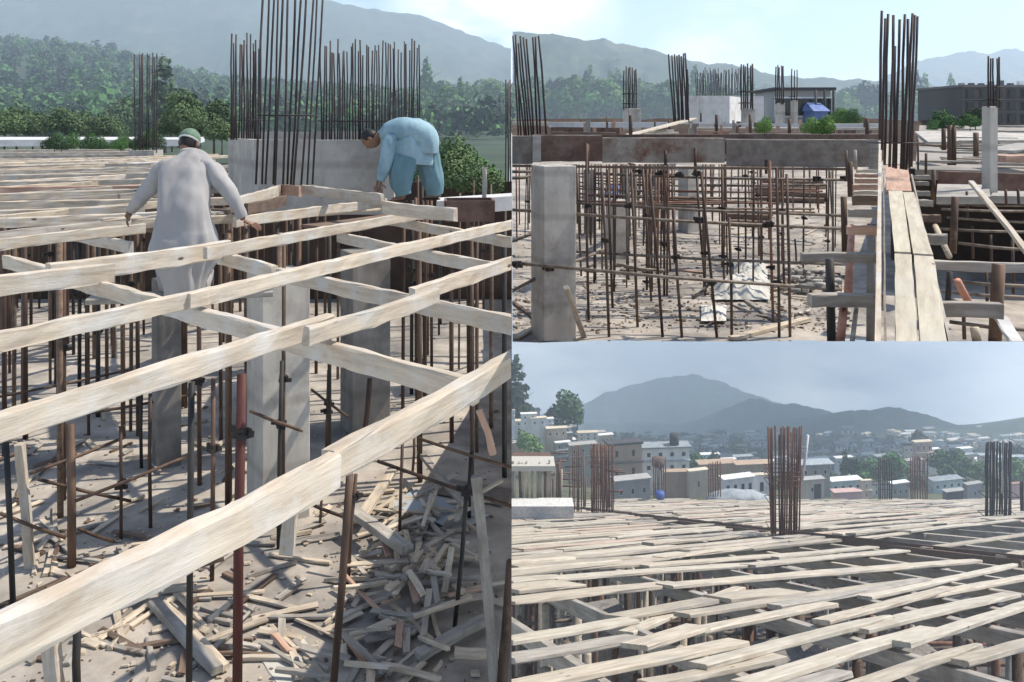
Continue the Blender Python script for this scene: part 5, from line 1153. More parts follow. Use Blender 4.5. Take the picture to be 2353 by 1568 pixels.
slab("concrete_slab", [ray(*c2(2200, 900), 11.4), ray(*c2(2420, 905), 11), ray(*c2(2420, 880), 12.6), ray(*c2(2215, 878), 12.6)], .1, 'concrete', "grey ledge at the pit's far corner")
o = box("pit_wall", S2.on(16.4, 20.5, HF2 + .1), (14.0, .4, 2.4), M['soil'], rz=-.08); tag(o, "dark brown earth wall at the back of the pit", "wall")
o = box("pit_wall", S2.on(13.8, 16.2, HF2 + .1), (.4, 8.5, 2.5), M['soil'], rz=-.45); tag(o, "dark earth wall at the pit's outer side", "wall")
GTp = "tubes crossing the dark pit"
for i, (x0, y0, x1, y1, d0, d1) in enumerate([(1960, 938, 2400, 946, 11.6, 11.3), (1975, 962, 2400, 972, 11.2, 11), (2000, 1000, 2400, 1024, 11.4, 11.1), (1950, 1052, 2400, 1068, 10.8, 10.5), (2050, 1118, 2400, 1152, 9.6, 9.2), (1990, 1290, 2400, 1318, 8.6, 8.2), (1960, 1340, 2400, 1370, 8.4, 8.0), (2010, 1480, 2400, 1520, 7.2, 6.9), (2060, 910, 2400, 916, 11.8, 11.6)]):
    tube_px(*c2(x0, y0), d0, *c2(x1, y1), d1, .034, 'tube', ["highest thin tube but one across the dark pit", "thin tube second across the pit's top", "tube across the pit beside the brown post", "tube across the pit's middle", "pale rail slanting through the pit above the long bearer", "tube below the long right bearer", "second tube below the long right bearer", "tube under the thick nearest right bearer", "highest thin tube across the dark pit"][i], GTp, cut_seam_row)
for (x, y0, y1, d) in [(2115, 1040, 1190, 11.5), (2200, 1080, 1200, 11), (2090, 880, 1000, 11.5), (2268, 870, 940, 11), (2325, 870, 940, 11), (2300, 1100, 1350, 10), (2180, 1240, 1400, 9.5), (2075, 1420, 1560, 7.8)]:
    o = tube("pit_prop", [ray(*c2(x + 4, y1), d), ray(*c2(x, y0), d)], .017, M['pipe'], None, 6); tag(o, "thin prop standing in the dark pit", "prop", "thin props in the dark pit"); cut_seam_row(o)
px_plank(2108, 828, 9.8, 2400, 1190, 7.6, .055, .045, 'joist', "long pale rail slanting down across the dark pit", None, "slanting_rail", "rail", cut_seam_row)
px_plank(2245, 1450, 6.6, 2345, 1600, 5.9, .09, .03, 'whitecon', "short white board at the pit's near corner", None, "white_board", "board", cut_seam_row)
for (x0, x1, y) in [(2225, 2400, 577), (2225, 2400, 600)]:
    px_plank(x0, y, 24, x1, y + 2, 24, .05, .05, 'greywood', "grey rail of the low railing right of the tall post, " + ("upper" if y < 590 else "lower"), "railing right of the tall post", "railing_bar", "rail", None)
slab("concrete_slab", [S2.on(12.3, 25.2, 1.82), S2.on(19, 25.2, 1.82), S2.on(20.5, 30.5, 1.82), S2.on(14.4, 30.5, 1.82)], .07, 'concrete', "pale sheet-covered strip behind the grey boards at the right")
# buildings beyond
def house(name, loc, w, dp, h, wall, roof, label, cat="house", rz=0.0, flat=True, over=.4, nx=0, nz=0, win=(1.0, 1.2), zb=6.0, roof_t=.25, pitch=1.8, group=None, doorw=0, frame_m='w_white', tank=False):
    """Walls, roof and windows; front face towards the camera at loc."""
    t = empty(name, loc); t.rotation_euler.z = rz; tag(t, label, cat, group)
    def ad(nm, me, mt, l, par=t):
        o = bpy.data.objects.new(nm, me); COL.objects.link(o)
        if not me.materials: me.materials.append(M[mt])
        o.parent = par; o.location = l; return o
    ad("wall", box_mesh(w, dp, h + zb, -zb), wall, (0, dp / 2, 0))
    if flat:
        ad("roof", box_mesh(w + over * 2, dp + over * 2, roof_t, 0), roof, (0, dp / 2, h + .003))
    else:
        a, b, e = w / 2 + over, dp / 2 + over, pitch
        v = [(-a, -b, 0), (a, -b, 0), (a, b, 0), (-a, b, 0), (-a * .82, 0, e), (a * .82, 0, e)]
        ad("roof", mesh("roof", v, [(0, 1, 5, 4), (1, 2, 5), (2, 3, 4, 5), (3, 0, 4), (3, 2, 1, 0)]), roof, (0, dp / 2, h + .003))
    if nx:
        for j in range(1, nz):
            ad("ledge", box_mesh(w * 1.04, .16 * h / nz, .07 * h / nz, 0), roof, (0, -.08 * h / nz - .003, h * j / nz))
        pane = box_mesh(win[0], .08, win[1], 0); fr = box_mesh(win[0] * 1.25, .06, win[1] * 1.2, 0)
        for i in range(nx):
            for j in range(nz):
                x = -w / 2 + w * (i + .5) / nx; z = h * (j + .5) / nz - win[1] / 2
                f = ad("window", fr, frame_m, (x, -.03, z - win[1] * .1)); ad("pane", pane, 'glass', (0, -.06, win[1] * .1), f)
    if doorw: ad("door", box_mesh(doorw, .1, doorw * 1.9, 0), 'roof_dark', (w * .22, -.05, 0))
    if tank:
        ad("water_tank", tube_mesh([(0, 0, 0), (0, 0, pitch * .8)], pitch * .35, 10), 'roof_dark', (w * .2, dp * .4, h + roof_t))
    return t
def far_house(x0, x1, yt, yb, d, conv, *a, **k):
    (X0, _), (X1, _) = conv(x0, 0), conv(x1, 0); Yt, Yb = conv(0, yt)[1], conv(0, yb)[1]
    loc = ray((X0 + X1) / 2, Yb, d); w = (X1 - X0) / F * d; h = (Yb - Yt) / F * d
    return loc, w, h
l, w, h = far_house(2066, 2460, 402, 575, 50, C); house("unfinished_building", l, w, 5, h, 'w_soot', 'w_dark', "small-scale unfinished grey-brown block far right behind the tall post", "building", .05, nx=6, nz=3, win=(.42, .48), over=.08, roof_t=.14, frame_m='w_soot', zb=5)  # built small and pulled in along the line of sight
for i in range(9):
    pp = l + Vector((-w * .46 + w * .92 * i / 8, .4, h + .13)); o = box("parapet_block", pp, (w * .05, .3, rnd.uniform(.10, .30)), M[rnd.choice(['w_dark', 'w_white', 'w_grey'])]); tag(o, "raised block on the roof edge of the unfinished building", "roof block", "blocks on the unfinished roof")
l, w, h = far_house(1205, 1473, 416, 570, 50, C); house("flat_roofed_hut", l, w * .92, 5, h, 'w_grey', 'roof_dark', "hut with thin flat dark roof beyond the pale shaft", "hut", -.04, nx=4, nz=1, win=(.8, 1.0), over=.25, roof_t=.16, frame_m='w_white')
for i in range(3):
    pp = l + Vector((w * (.15 + .15 * i), -.6, 0)); o = tube("hut_post", [pp - Vector((0, 0, 2)), pp + Vector((0, 0, h))], .07, M['roof_dark'], None, 6); tag(o, "thin post holding the hut's flat roof", "post", "posts of the flat-roofed hut")
l, w, h = far_house(1890, 2062, 520, 590, 902, C); house("blue_roofed_house", l, w, 26, h, 'w_white', 'roof_blue', "low house with blue hipped roof left of the unfinished block", "house", 0, False, 3.5, 4, 1, (6, 8), pitch=14, zb=45)
l, w, h = far_house(1935, 2070, 478, 500, 960, C); house("long_shed", l, w, 20, h, 'w_white', 'roof_grey', "long pale shed behind the blue hipped roof", "shed", 0, True, 2.0, 3, 1, (5.0, 4), zb=45)
l, w, h = far_house(1390, 1455, 512, 560, 48.5, C); house("tarp_shelter", l, w, 2, h, 'bluetarp', 'bluetarp', "blue tarpaulin shelter against the flat-roofed hut", "shelter", .1, False, .1, pitch=.5)
for (x, y, d, kd, s, lf, lb_) in [(1530, 580, 46, 'shrub_tree', .115, 'leaf2', "bright green bush right of the flat-roofed hut"), (1500, 582, 47, 'bush', .42, 'leaf2', "low bright bush at the hut's corner"), (1560, 582, 44, 'bush', .4, 'leaf', "low bush between the hut and the tall rebars"), (1930, 630, 33, 'shrub_tree', .07, 'leaf', "spreading bush right of the tall rebars"), (1985, 622, 34, 'bush', .4, 'leaf', "low bush below the blue roof"),
                                  (2105, 615, 32, 'shrub_tree', .095, 'leaf', "tree beside the tall pale post"), (2130, 610, 33, 'shrub_tree', .11, 'leaf3', "darker tree behind the tall pale post"), (1860, 580, 925, 'poplar', 4.7, 'leaf3', "dark narrow tree behind the tall rebars"), (1660, 590, 934, 'round', 5.8, 'leaf3', "dark tree left of the tall rebars"), (1620, 590, 943, 'broad', 5.8, 'leaf', "tree left of the tall rebars, behind the bush"),
                                  (700, 575, 869, 'round', 4.7, 'leaf', "dark green tree left of the dark leaning rebar bundle"), (640, 575, 888, 'broad', 5.0, 'leaf', "big bright tree left of the dark leaning rebar bundle"), (400, 575, 869, 'broad', 5.4, 'leaf', "big bright green tree between the left rebars and the squat column"), (330, 575, 888, 'round', 5.4, 'leaf2', "tall bright tree between the left rebars and the squat column"), (220, 575, 878, 'broad', 4.7, 'leaf', "green tree just right of the leaning rebar column"), (460, 575, 888, 'round', 4.7, 'leaf2', "lighter tree by the squat column")]:
    tree(kd, ray(*c2(x, y), d), s, lf, lb_, "trees and bushes at the end of the right-hand site", "bush" if kd == 'bush' or 'bush' in lb_ else "tree", "bush" if 'bush' in lb_ else "tree")

# ================================================================== valley deck: planks laid over bearers, rebar columns, town
U = 10.0  # valley deck scaled up about the camera, baked into its metre sizes
GD = "planks laid over the valley deck"
def dplank(x0, y0, x1, y1, w, lb_, mat='wood', dz=0.0, taper=0.0, t=.42, group=GD, yw=None):
    """w: picture height of the plank's top face at its middle."""
    p0, p1 = S3.at(*D(x0, y0), H3 - dz), S3.at(*D(x1, y1), H3 - dz)
    Ym = (D(x0, y0)[1] + D(x1, y1)[1]) / 2; dm = H3 * F / (Ym - S3.row); wd = (w / 2) * dm / (Ym - S3.row)
    dirn = (p1 - p0); un = Vector((dirn.x, dirn.y)).normalized(); mid_ = (p0 + p1) / 2; wid = max(1.3, wd * abs(mid_.x / mid_.y * un.y - un.x) * .78)
    L = dirn.length
    o = plank("plank", p0, p1, wid, t, M[mat], None, max(4, int(L / 5)), .05, .08, taper, up=UP3); tag(o, lb_, "plank", group); return o
NEAR = [
 (-40, 1582, 1040, 1372, 58, "long plank nearest the camera at the lower corner, round end by the dark gap", 0, 0), (-30, 1448, 565, 1352, 46, "plank second from the lower corner, ending under the crosswise board", 0, 0),
 (560, 1392, 855, 1302, 66, "broad short plank whose blunt end lies under the crosswise board", .05, 0), (800, 1330, 1462, 1200, 34, "plank going on from the broad short one", 0, 0), (850, 1478, 1730, 1258, 44, "plank with a square end lying over the dark gap, round end upslope", .05, .04),
 (610, 1562, 1222, 1440, 44, "plank at the bottom edge beside the square-ended one", 0, 0), (1060, 1568, 1920, 1312, 66, "broad bright plank rising from the bottom edge", .03, 0), (1240, 1590, 1520, 1512, 60, "stub of a plank at the bottom edge under the broad bright one", 0, 0),
 (1420, 1280, 2010, 1128, 38, "plank with an open end over the middle gap", .03, 0), (1585, 1318, 2290, 1158, 46, "plank right of the middle gap, its square end showing", .02, 0), (1790, 1380, 2400, 1190, 46, "plank overlapping the broad bright one's end", .05, 0),
 (1560, 1580, 2145, 1388, 54, "plank with rounded end at the bottom right", .04, .04), (2050, 1462, 2400, 1368, 56, "plank beside the rounded end, running out of the picture", .02, 0), (-30, 1368, 545, 1272, 36, "plank in front of the two open bays at the picture seam", 0, 0),
 (470, 1262, 965, 1172, 40, "plank joining the crosswise board's upper half", .0, 0), (940, 1176, 1285, 1142, 44, "short plank beyond the crosswise board's tip", .03, 0), (780, 1250, 1880, 1092, 28, "long plank over the middle bays", 0, 0), (1205, 1212, 1900, 1090, 24, "thin plank doubling the long one", .03, 0),
 (1620, 1170, 2312, 1022, 26, "long plank ending in a point over the bare bearers", 0, .03), (-30, 1188, 760, 1108, 34, "plank behind the two open bays at the picture seam", 0, 0), (700, 1118, 2140, 1004, 24, "long thin plank across the middle of the deck", .03, .02), (1850, 1172, 2400, 1072, 28, "plank before the bare bearers, running out of the picture", 0, 0),
 (-30, 1132, 275, 1106, 44, "broad greenish plank at the picture seam", .05, 0), (180, 1086, 1110, 1022, 22, "plank behind the broad greenish one", 0, 0), (1080, 1026, 1795, 958, 18, "thin plank ending at the edge of the bare bearers", .02, 0), (1900, 948, 2400, 878, 14, "thin pale plank beyond the dark beam trough", 0, 0), (2250, 985, 2400, 958, 20, "short plank beyond the trough at the picture edge", 0, 0),
 (-30, 1098, 240, 1078, 26, "plank upslope of the broad greenish one", 0, 0), (-30, 1058, 640, 1016, 20, "plank fifth upslope at the picture seam", 0, 0), (600, 1028, 1400, 968, 16, "plank under the tall rebar bundle's foot, lower", 0, 0), (0, 1030, 560, 990, 18, "greyish plank at the seam, sixth upslope", .02, 0), (1200, 990, 1660, 942, 14, "plank end by the dark trough", 0, 0)]
for (x0, y0, x1, y1, w, lb_, dz, tp) in NEAR:
    dplank(x0, y0, x1, y1, w, lb_, rnd.choice(['vjoist', 'vjoist', 'vwood', 'vwood', 'vwood', 'vgrey']), dz * 8, tp)
dplank(520, 1334, 1045, 1128, 42, "loose plank lying crosswise over the others, its sawn end towards the camera", 'vwood', -.5, 0, group=None)
# upslope the planks are laid close: lines of planks with butt joints
dirA = Vector((1.12, 1.0)).normalized(); nA = Vector((-dirA.y, dirA.x))
def inview(p, m=0.0): return 55 < p.y < 452 and -2 - m < p.x < .605 * p.y + m
def img(p): return (CX + p.x / p.y * F, HY - p.z / p.y * F)
# trough of the main beam across the deck
tr_a, tr_b = S3.at(*D(290, 768), H3), S3.at(*D(2400, 1008), H3)
tr_dir = Vector((tr_b.x - tr_a.x, tr_b.y - tr_a.y)).normalized(); tr_n = Vector((-tr_dir.y, tr_dir.x))
if tr_n.y < 0: tr_n = -tr_n
def beyond(p): return (Vector((p.x, p.y)) - Vector((tr_a.x, tr_a.y))).dot(tr_n)
c_lo = max(nA.dot(Vector((S3.at(*D(x, y), H3).x, S3.at(*D(x, y), H3).y))) for (x, y) in [(180, 1072), (1795, 948)])
boards = []
c = c_lo + 3.2
while c < 345:
    t = -30 + rnd.uniform(0, 20)
    while t < 620:
        L = rnd.uniform(24, 46)
        q0, q1 = nA * c + dirA * t, nA * c + dirA * (t + L); m_ = (q0 + q1) / 2
        y0_ = Vector((m_.x, m_.y, 0))
        if inview(y0_, 18):
            b0, b1 = beyond(q0), beyond(q1); bm_ = beyond(m_)
            Xm = CX + m_.x / m_.y * F; Ym = S3.row + H3 * F / m_.y
            skip = (abs(b0) < 6 or abs(b1) < 6 or b0 * b1 < 0) and rnd.random() < 1.1
            if b0 * b1 < 0 or abs(b0) < 5 or abs(b1) < 5:      # saw the plank short of the trough
                pass
            k0, k1 = 0.0, 1.0
            if b0 * b1 < 0 or min(abs(b0), abs(b1)) < 4:
                s0 = -b0 / (b1 - b0) if abs(b1 - b0) > 1e-3 else .5
                if b0 < b1: k1 = min(1, max(0, s0 - 4 / abs(b1 - b0))) if s0 > .5 else 1; k0 = max(0, s0 + 4 / abs(b1 - b0)) if s0 <= .5 else 0
                else: k1 = min(1, max(0, s0 - 4 / abs(b1 - b0))) if s0 > .5 else 1; k0 = max(0, s0 + 4 / abs(b1 - b0)) if s0 <= .5 else 0
            if k1 - k0 > .25 and not (bm_ < 0 and Xm > 2080 and Ym > 1150) and rnd.random() > .05:
                boards.append((q0 + (q1 - q0) * k0, q0 + (q1 - q0) * k1, bm_))
        t += L + rnd.uniform(-2, 1.5)
    c += rnd.uniform(3.9, 5.6) if c < 200 else rnd.uniform(4.4, 6.0)
boards.sort(key=lambda b_: (b_[0] + b_[1]).y)
far_v, far_f = [], []
def near_cluster_label(m_, bm_):
    if bm_ > 0: return "plank laid close with others beyond the dark beam trough"
    return "plank laid close with others between the open bays and the dark beam trough"
for i, (q0, q1, bm_) in enumerate(boards):
    dz = rnd.choice((0, .25, .45)); w = rnd.uniform(2.3, 3.1)
    off_ = nA * rnd.uniform(-.3, .3); off2 = nA * rnd.uniform(-.3, .3)
    p0, p1 = S3.on(*(q0 + off_), H3 - dz), S3.on(*(q1 + off2), H3 - dz)
    if i < 262:
        mt = rnd.choice(['vwood', 'vjoist', 'vjoist', 'vpink' if rnd.random() < .6 else 'vwood', 'vgrey' if rnd.random() < .5 else 'vwood'])
        o = plank("plank", p0, p1, w, .42, M[mt], None, 4, .09, .08, up=UP3)
        m_ = (p0 + p1) / 2; Xm, Ym = img(m_)
        hue = {'vwood': 'tan', 'vjoist': 'bleached', 'vpink': 'pinkish', 'vgrey': 'grey'}[mt]
        where = "near the picture seam" if Xm < 1300 else "below the left rebar column" if Xm < 1500 else "left of the tall rebar column" if Xm < 1740 else "round the tall rebar column's foot" if Xm < 1870 else "right of the tall rebar column" if Xm < 2120 else "below the far right rebars"
        row = "beyond the trough" if bm_ > 0 else ("before the trough" if Ym < 1245 else "at the edge of the open bays")
        far_ = " in the far rows" if m_.y > 240 else ""
        tag(o, ("long " if (p1 - p0).length > 33 else "short ") + hue + " plank " + where + ", " + row + far_, "plank", "close-laid planks beyond the trough" if bm_ > 0 else "close-laid planks before the trough")
    else:
        me = plank_mesh((p1 - p0).length, w, .42, 3, .09, .08); rot = frame(p1 - p0, UP3); n0 = len(far_v)
        far_v += [rot @ v.co + p0 for v in me.vertices]; far_f += [tuple(k + n0 for k in f.vertices) for f in me.polygons]; bpy.data.meshes.remove(me)
if far_f:
    o = link("far_planks", mesh("far_planks", far_v, far_f), M['vwood']); tag(o, kind="stuff")
# trough boards
for (dn, dz, mt, lb_) in [(-2.6, .15, 'brownwood', "near side board of the dark beam trough across the deck"), (2.6, .3, 'brownwood', "far side board of the dark beam trough across the deck"), (0, -4.6, 'ply_dark', "bottom boards of the dark beam trough")]:
    a = S3.on(tr_a.x + tr_n.x * dn, tr_a.y + tr_n.y * dn, H3 - dz); b = S3.on(tr_b.x + tr_n.x * dn, tr_b.y + tr_n.y * dn, H3 - dz)
    o = plank("trough_board", a, b, .5 if dn else 4.6, 4.6 if dn else .4, M[mt], None, 12, .08, up=UP3); tag(o, lb_, "form board", "boards of the beam trough")
# bearers on edge under the planks
xv = -(650 - CX) / F; dirB = Vector((-xv, 1.0))
GBv = "bearers on edge under the valley planks"
cs = [12.5, 23.4, 34.5, 52, 69.5, 80, 91.6, 103, 114, 125, 140, 158, 178, 200, 225, 252, 282, 314, 348]
names_ = ["bearer at the lower corner by the seam", "bearer under the first open bay at the seam", "bearer with the bluish side beside the open bays", "bearer under the crosswise board", "bearer before the bare bays", "first bare bearer upslope", "second bare bearer upslope of the gap", "third bare bearer by the trough", "last bare bearer before the trough"]
for i, cc in enumerate(cs):
    ya, yb_ = 56, 440
    P0 = Vector((cc - xv * ya, ya)); P1 = Vector((cc - xv * yb_, yb_))
    segs = 5; n_ = 0
    for k in range(segs):
        u0, u1 = k / segs, (k + 1) / segs + .012
        qa, qb = P0.lerp(P1, u0), P0.lerp(P1, min(1, u1))
        sh = rnd.uniform(-.5, .5) + (.9 if k % 2 else 0)
        if max(qa.x, qb.x) < -8 or min(qa.x - .62 * qa.y, qb.x - .62 * qb.y) > 12: continue
        o = plank("bearer", S3.on(qa.x + sh, qa.y, H3 + .5), S3.on(qb.x + sh, qb.y, H3 + .5), .8, rnd.uniform(1.35, 1.6), M['vgrey' if rnd.random() < .75 else 'vwood'], None, 6, .07, .06)
        tag(o, (names_[i] if i < len(names_) and k == 0 else "bearer on edge showing in the gaps of the close-laid planks" if i >= 8 else "bearer on edge showing between the nearer planks"), "timber bearer", GBv if (i < len(names_) and k == 0) else ("bearers in the gaps of the close-laid planks" if i >= 8 else "bearers between the nearer planks"))
# props under the deck
propm = tube_mesh([(0, 0, 0), (0, 0, 35)], .42, 6)
GPv = "props under the valley deck"
np_ = 0
for cc in [12.5, 18, 23.4, 29, 34.5, 43, 52, 60, 69.5, 80, 91.6, 103]:
    for k in range(26):
        y = 58 + k * 7.2 + rnd.uniform(-1.5, 1.5); x = cc - xv * y + rnd.uniform(-1.2, 1.2)
        if -4 < x < .62 * y + 3 and y < 230 and np_ < 280:
            o = bpy.data.objects.new("deck_prop", propm); COL.objects.link(o)
            if not propm.materials: propm.materials.append(M['tube'])
            o.material_slots[0].link = 'OBJECT'; o.material_slots[0].material = M[rnd.choice(['tube', 'vwood', 'vgrey', 'rustbar', 'pipe', 'pipe'])]
            o.location = S3.on(x, y, FLOOR3); o.rotation_euler = (rnd.uniform(-.02, .02), rnd.uniform(-.02, .02), 0); o.scale = (rnd.uniform(.8, 1.3),) * 2 + (1.0,)
            tag(o, ("prop among the crowd under the valley planks, " + ("below the open bays at the seam" if x / y < .12 else "under the crosswise board" if x / y < .26 else "below the middle gaps" if x / y < .42 else "under the outermost planks")), "prop", GPv); np_ += 1
for k in range(46):
    y = rnd.uniform(62, 190); x = rnd.uniform(0, .6) * y; h = rnd.choice((26, 33, 41))
    a = S3.on(x - 9, y - rnd.uniform(-4, 4), h); b = S3.on(x + 9, y + rnd.uniform(-4, 4), h + rnd.uniform(-1, 1))
    o = tube("scaffold_tube", [a, b], .3, M[rnd.choice(['tube', 'pipe', 'rustbar'])], None, 6); tag(o, "scaffold tube tying the crowded props under the valley deck", "scaffold tube", "tubes under the valley deck")
for (x, y) in [(1300, 1420), (420, 1240), (1850, 1440)]:
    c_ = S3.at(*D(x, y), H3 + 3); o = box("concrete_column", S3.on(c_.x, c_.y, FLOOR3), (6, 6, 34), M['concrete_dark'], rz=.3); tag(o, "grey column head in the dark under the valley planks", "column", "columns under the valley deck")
# rebar columns of the valley deck
def rb(xs, yt, yb, lb_, r, mat='rebar', ties=(), d=None, pole=None, lean=0, seed=1, depth=5.0, conv=D, jit=10):
    bars = [(*conv(x + lean + rnd.uniform(-2, 2), yt + rnd.uniform(0, jit)), *conv(x + rnd.uniform(-1, 1), yb)) for x in xs]
    return rebar_cluster(S3, H3, bars, lb_, r, mat, depth=depth, d=d, ties=ties, seed=seed)
bars = [(1177, 395, 1192, 885), (1186, 402, 1199, 888), (1194, 398, 1203, 884), (1209, 390, 1211, 890), (1237, 398, 1236, 892), (1247, 392, 1245, 890), (1255, 400, 1252, 894), (1266, 392, 1262, 892), (1274, 394, 1272, 894), (1293, 400, 1284, 894), (1300, 396, 1294, 892), (1310, 402, 1300, 892), (1321, 394, 1308, 890), (1331, 390, 1320, 884), (1228, 430, 1230, 892), (1283, 420, 1279, 893)]
rebar_cluster(S3, H3, [(*D(a, b), *D(c_, d_)) for a, b, c_, d_ in bars], "tall brown rebar column standing in the middle of the valley deck", .185, 'rustbar', depth=5.5, d=196, ties=(.03, .28, .45, .50, .54, .58))
o = tube("white_pipe", [ray(*D(1332, 640), 195), ray(*D(1345, 560), 195), ray(*D(1359, 432), 195)], .34, M['whitecon'], None, 7); tag(o, "slim white pipe leaning on the tall brown rebar column", "pipe")
rb([366, 372, 380, 388, 396, 406, 416, 424, 434, 446, 456, 465], 470, 785, "rusty rebar column at the trough's far end, left of the town's yard", .28, 'rustbar', (.2, .45, .7, .85), 300, depth=6, seed=3)
rb([280, 288, 298, 308, 318], 480, 790, "thin rusty rebars beside the white parapet wall", .22, 'rustbar', (.25, .5, .75), 305, depth=6)
rb([2178, 2186, 2198, 2206, 2214, 2226, 2240, 2252, 2262, 2272, 2282, 2290], 460, 806, "dark rebar column at the far right of the valley deck", .30, 'rebar', (.03, .3), 285, depth=6, lean=4, seed=6)
o = tube("white_pipe", [ray(*D(2252, 700), 284), ray(*D(2266, 455), 284)], .4, M['whitecon'], None, 7); tag(o, "white pipe tied into the far right rebar column", "pipe")
rb([652, 660, 668, 676, 686, 696, 704], 535, 722, "rebar bundle with rusty drum on top, over the blue drum", .30, 'rustbar', (.3,), 430, depth=6)
o = tube("drum", [ray(*D(680, 722), 425), ray(*D(680, 694), 425)], 2.3, M['bluedrum'], None, 12); tag(o, "blue drum at the foot of a rebar bundle on the deck's far edge", "drum")
o = tube("drum", [ray(*D(672, 572), 432), ray(*D(672, 538), 432)], 3.2, M['brownwood'], None, 12); tag(o, "rusty brown drum on top of a rebar bundle", "drum")
rb([904, 914, 924, 936, 946, 958], 552, 715, "rusty rebar bundle before the white-fronted house", .30, 'rustbar', (.5, .8), 430, depth=6)
rb([1686, 1694, 1704, 1714, 1724, 1734, 1744], 535, 728, "rebar bundle left of the pair before the green slope", .28, 'rebar', (.3, .6), 420, depth=7)
rb([1834, 1842, 1852, 1864, 1876, 1888, 1900, 1908], 528, 726, "rebar bundle right of the pair, before the pink house", .28, 'rustbar', (.3, .6), 420, depth=7)
rb([2340, 2348, 2358], 640, 780, "rebars cut by the picture edge", .3, 'rebar', (), 300, depth=5)
# white parapet with tied bamboo and sheeting at the seam
pa = ray(*D(-30, 822), 262); w_ = 311 / 2 / F * 262
o = box("parapet_wall", ray(*D(125, 822), 262), (w_, 6, (822 - 740) / 2 / F * 262), M['whitecon']); tag(o, "low white parapet wall at the seam beside the trough's end", "parapet wall")
for k in range(26):
    x = rnd.uniform(0, 235); d = 268
    a, b = ray(*D(x, 745), d), ray(*D(x + rnd.uniform(-6, 6), rnd.uniform(545, 600)), d)
    o = tube("upright_pole", [a, b], rnd.uniform(.3, .55), M[rnd.choice(['wood', 'greywood', 'brownwood', 'joist'])], None, 6); tag(o, "upright pole of the row standing behind the white parapet", "pole", "poles behind the white parapet")
o = box("roof_sheet", ray(*D(90, 575), 270), (210 / 2 / F * 270, 8, 1.6), M['tarp']); tag(o, "white sheeting over the poles behind the parapet", "sheet")
o = box("roof_sheet", ray(*D(85, 556), 274), (190 / 2 / F * 274, 9, 1.4), M['ply_brown']); tag(o, "dark brown board roof over the white sheeting", "roof")
GSc = "rusty scaffold frames beside the parapet"
for k in range(22):
    x = rnd.uniform(165, 470); y0 = rnd.uniform(500, 700); d = rnd.uniform(310, 350)
    if k % 2: a, b = ray(*D(x, 780), d), ray(*D(x + rnd.uniform(-4, 4), y0 - 20), d)
    else: a, b = ray(*D(x - 40, y0), d), ray(*D(x + 50, y0 + rnd.uniform(-6, 8)), d)
    o = tube("scaffold_tube", [a, b], .34, M[rnd.choice(['rustbar', 'brownwood', 'redpipe'])], None, 5); tag(o, "rusty scaffold bar between the parapet and the brick house", "scaffold tube", GSc)
# ------------------------------------------------------------------ the town
def hs(x0, x1, yt, yb, d, wall, roof, lb_, conv=D, name="house", cat="house", **k):
    l, w, h = far_house(x0, x1, yt, yb, d, conv)
    k.setdefault('over', w * .04); k.setdefault('zb', 25); k.setdefault('roof_t', max(.5, h * .06)); k.setdefault('rz', rnd.uniform(.06, .30)); k.setdefault('win', (w * .075, h * (.24 if k.get('nz', 1) < 2 else .16)))
    return house(name, l, w, w * .26, h, wall, roof, lb_, cat, **k)
hs(440, 600, 476, 640, 560, 'w_tan', 'roof_dark', "brick house with a slanting dark roof, left of the white-topped house", nx=2, nz=2, frame_m='w_brick')
hs(600, 818, 492, 610, 575, 'w_white', 'roof_grey', "stained white-topped house with a dark slab roof and tank", nx=4, nz=2, tank=True, pitch=9)
hs(470, 640, 640, 740, 500, 'w_grey', 'w_grey', "low grey shed in front of the brick house", nx=3, nz=1)
hs(700, 812, 606, 710, 520, 'w_tan', 'w_tan', "plain tan wall house beside the blue drum", nx=0)
hs(812, 905, 600, 712, 515, 'w_cream', 'w_cream', "cream house with one small dark window", nx=1, nz=1)
hs(862, 1030, 566, 640, 640, 'w_tan', 'w_tan', "tan brown upper block behind the cream house", nx=0)
hs(1030, 1190, 568, 640, 620, 'w_tan', 'w_tan', "reddish tan block left of the tall rebar column", nx=2, nz=1)
hs(968, 1120, 632, 720, 500, 'w_white', 'w_white', "white house with a row of dark windows", nx=4, nz=1, win=(1.9, 4.6))
hs(1105, 1190, 620, 720, 510, 'w_white', 'w_cream', "white house wing with one tall window by the rebar column", nx=1, nz=1, win=(2.4, 5.4))
hs(1325, 1465, 566, 640, 540, 'w_grey', 'roof_grey', "open-fronted house with grey sheet roof right of the rebar column", nx=3, nz=1, over=2.2)
hs(1320, 1440, 640, 726, 500, 'w_cream', 'w_grey', "cream house with dark doorway right of the rebar column", nx=1, nz=1, doorw=4.5)
hs(1465, 1612, 642, 700, 560, 'w_blue', 'w_white', "long pale blue house with four small windows", nx=4, nz=1, win=(2.0, 2.0))
hs(1480, 1610, 696, 728, 500, 'w_pink', 'w_pink', "low pinkish wall house below the long pale blue one", nx=0)
hs(1605, 1655, 645, 728, 505, 'w_cream', 'w_cream', "narrow cream house with two windows, one over the other", nx=1, nz=2)
hs(1655, 1735, 660, 728, 540, 'w_white', 'roof_dark', "small white house left of the rebar pair", nx=2, nz=1)
hs(1740, 1830, 655, 728, 530, 'w_grey', 'w_white', "grey house between the rebar pair with pale parapet", nx=3, nz=1)
hs(1930, 2080, 640, 690, 620, 'w_blue', 'roof_grey', "pale house with grey-green roof before the terraced slope", nx=4, nz=1)
hs(1990, 2090, 692, 738, 500, 'w_dark', 'w_grey', "dark low wall house beneath the terraced slope", nx=0)
hs(2085, 2170, 660, 740, 490, 'w_grey', 'w_grey', "plain grey house left of the far right rebars", nx=1, nz=1)
hs(2285, 2345, 660, 742, 480, 'w_pink', 'w_brick', "brown house right of the far right rebars", nx=0)
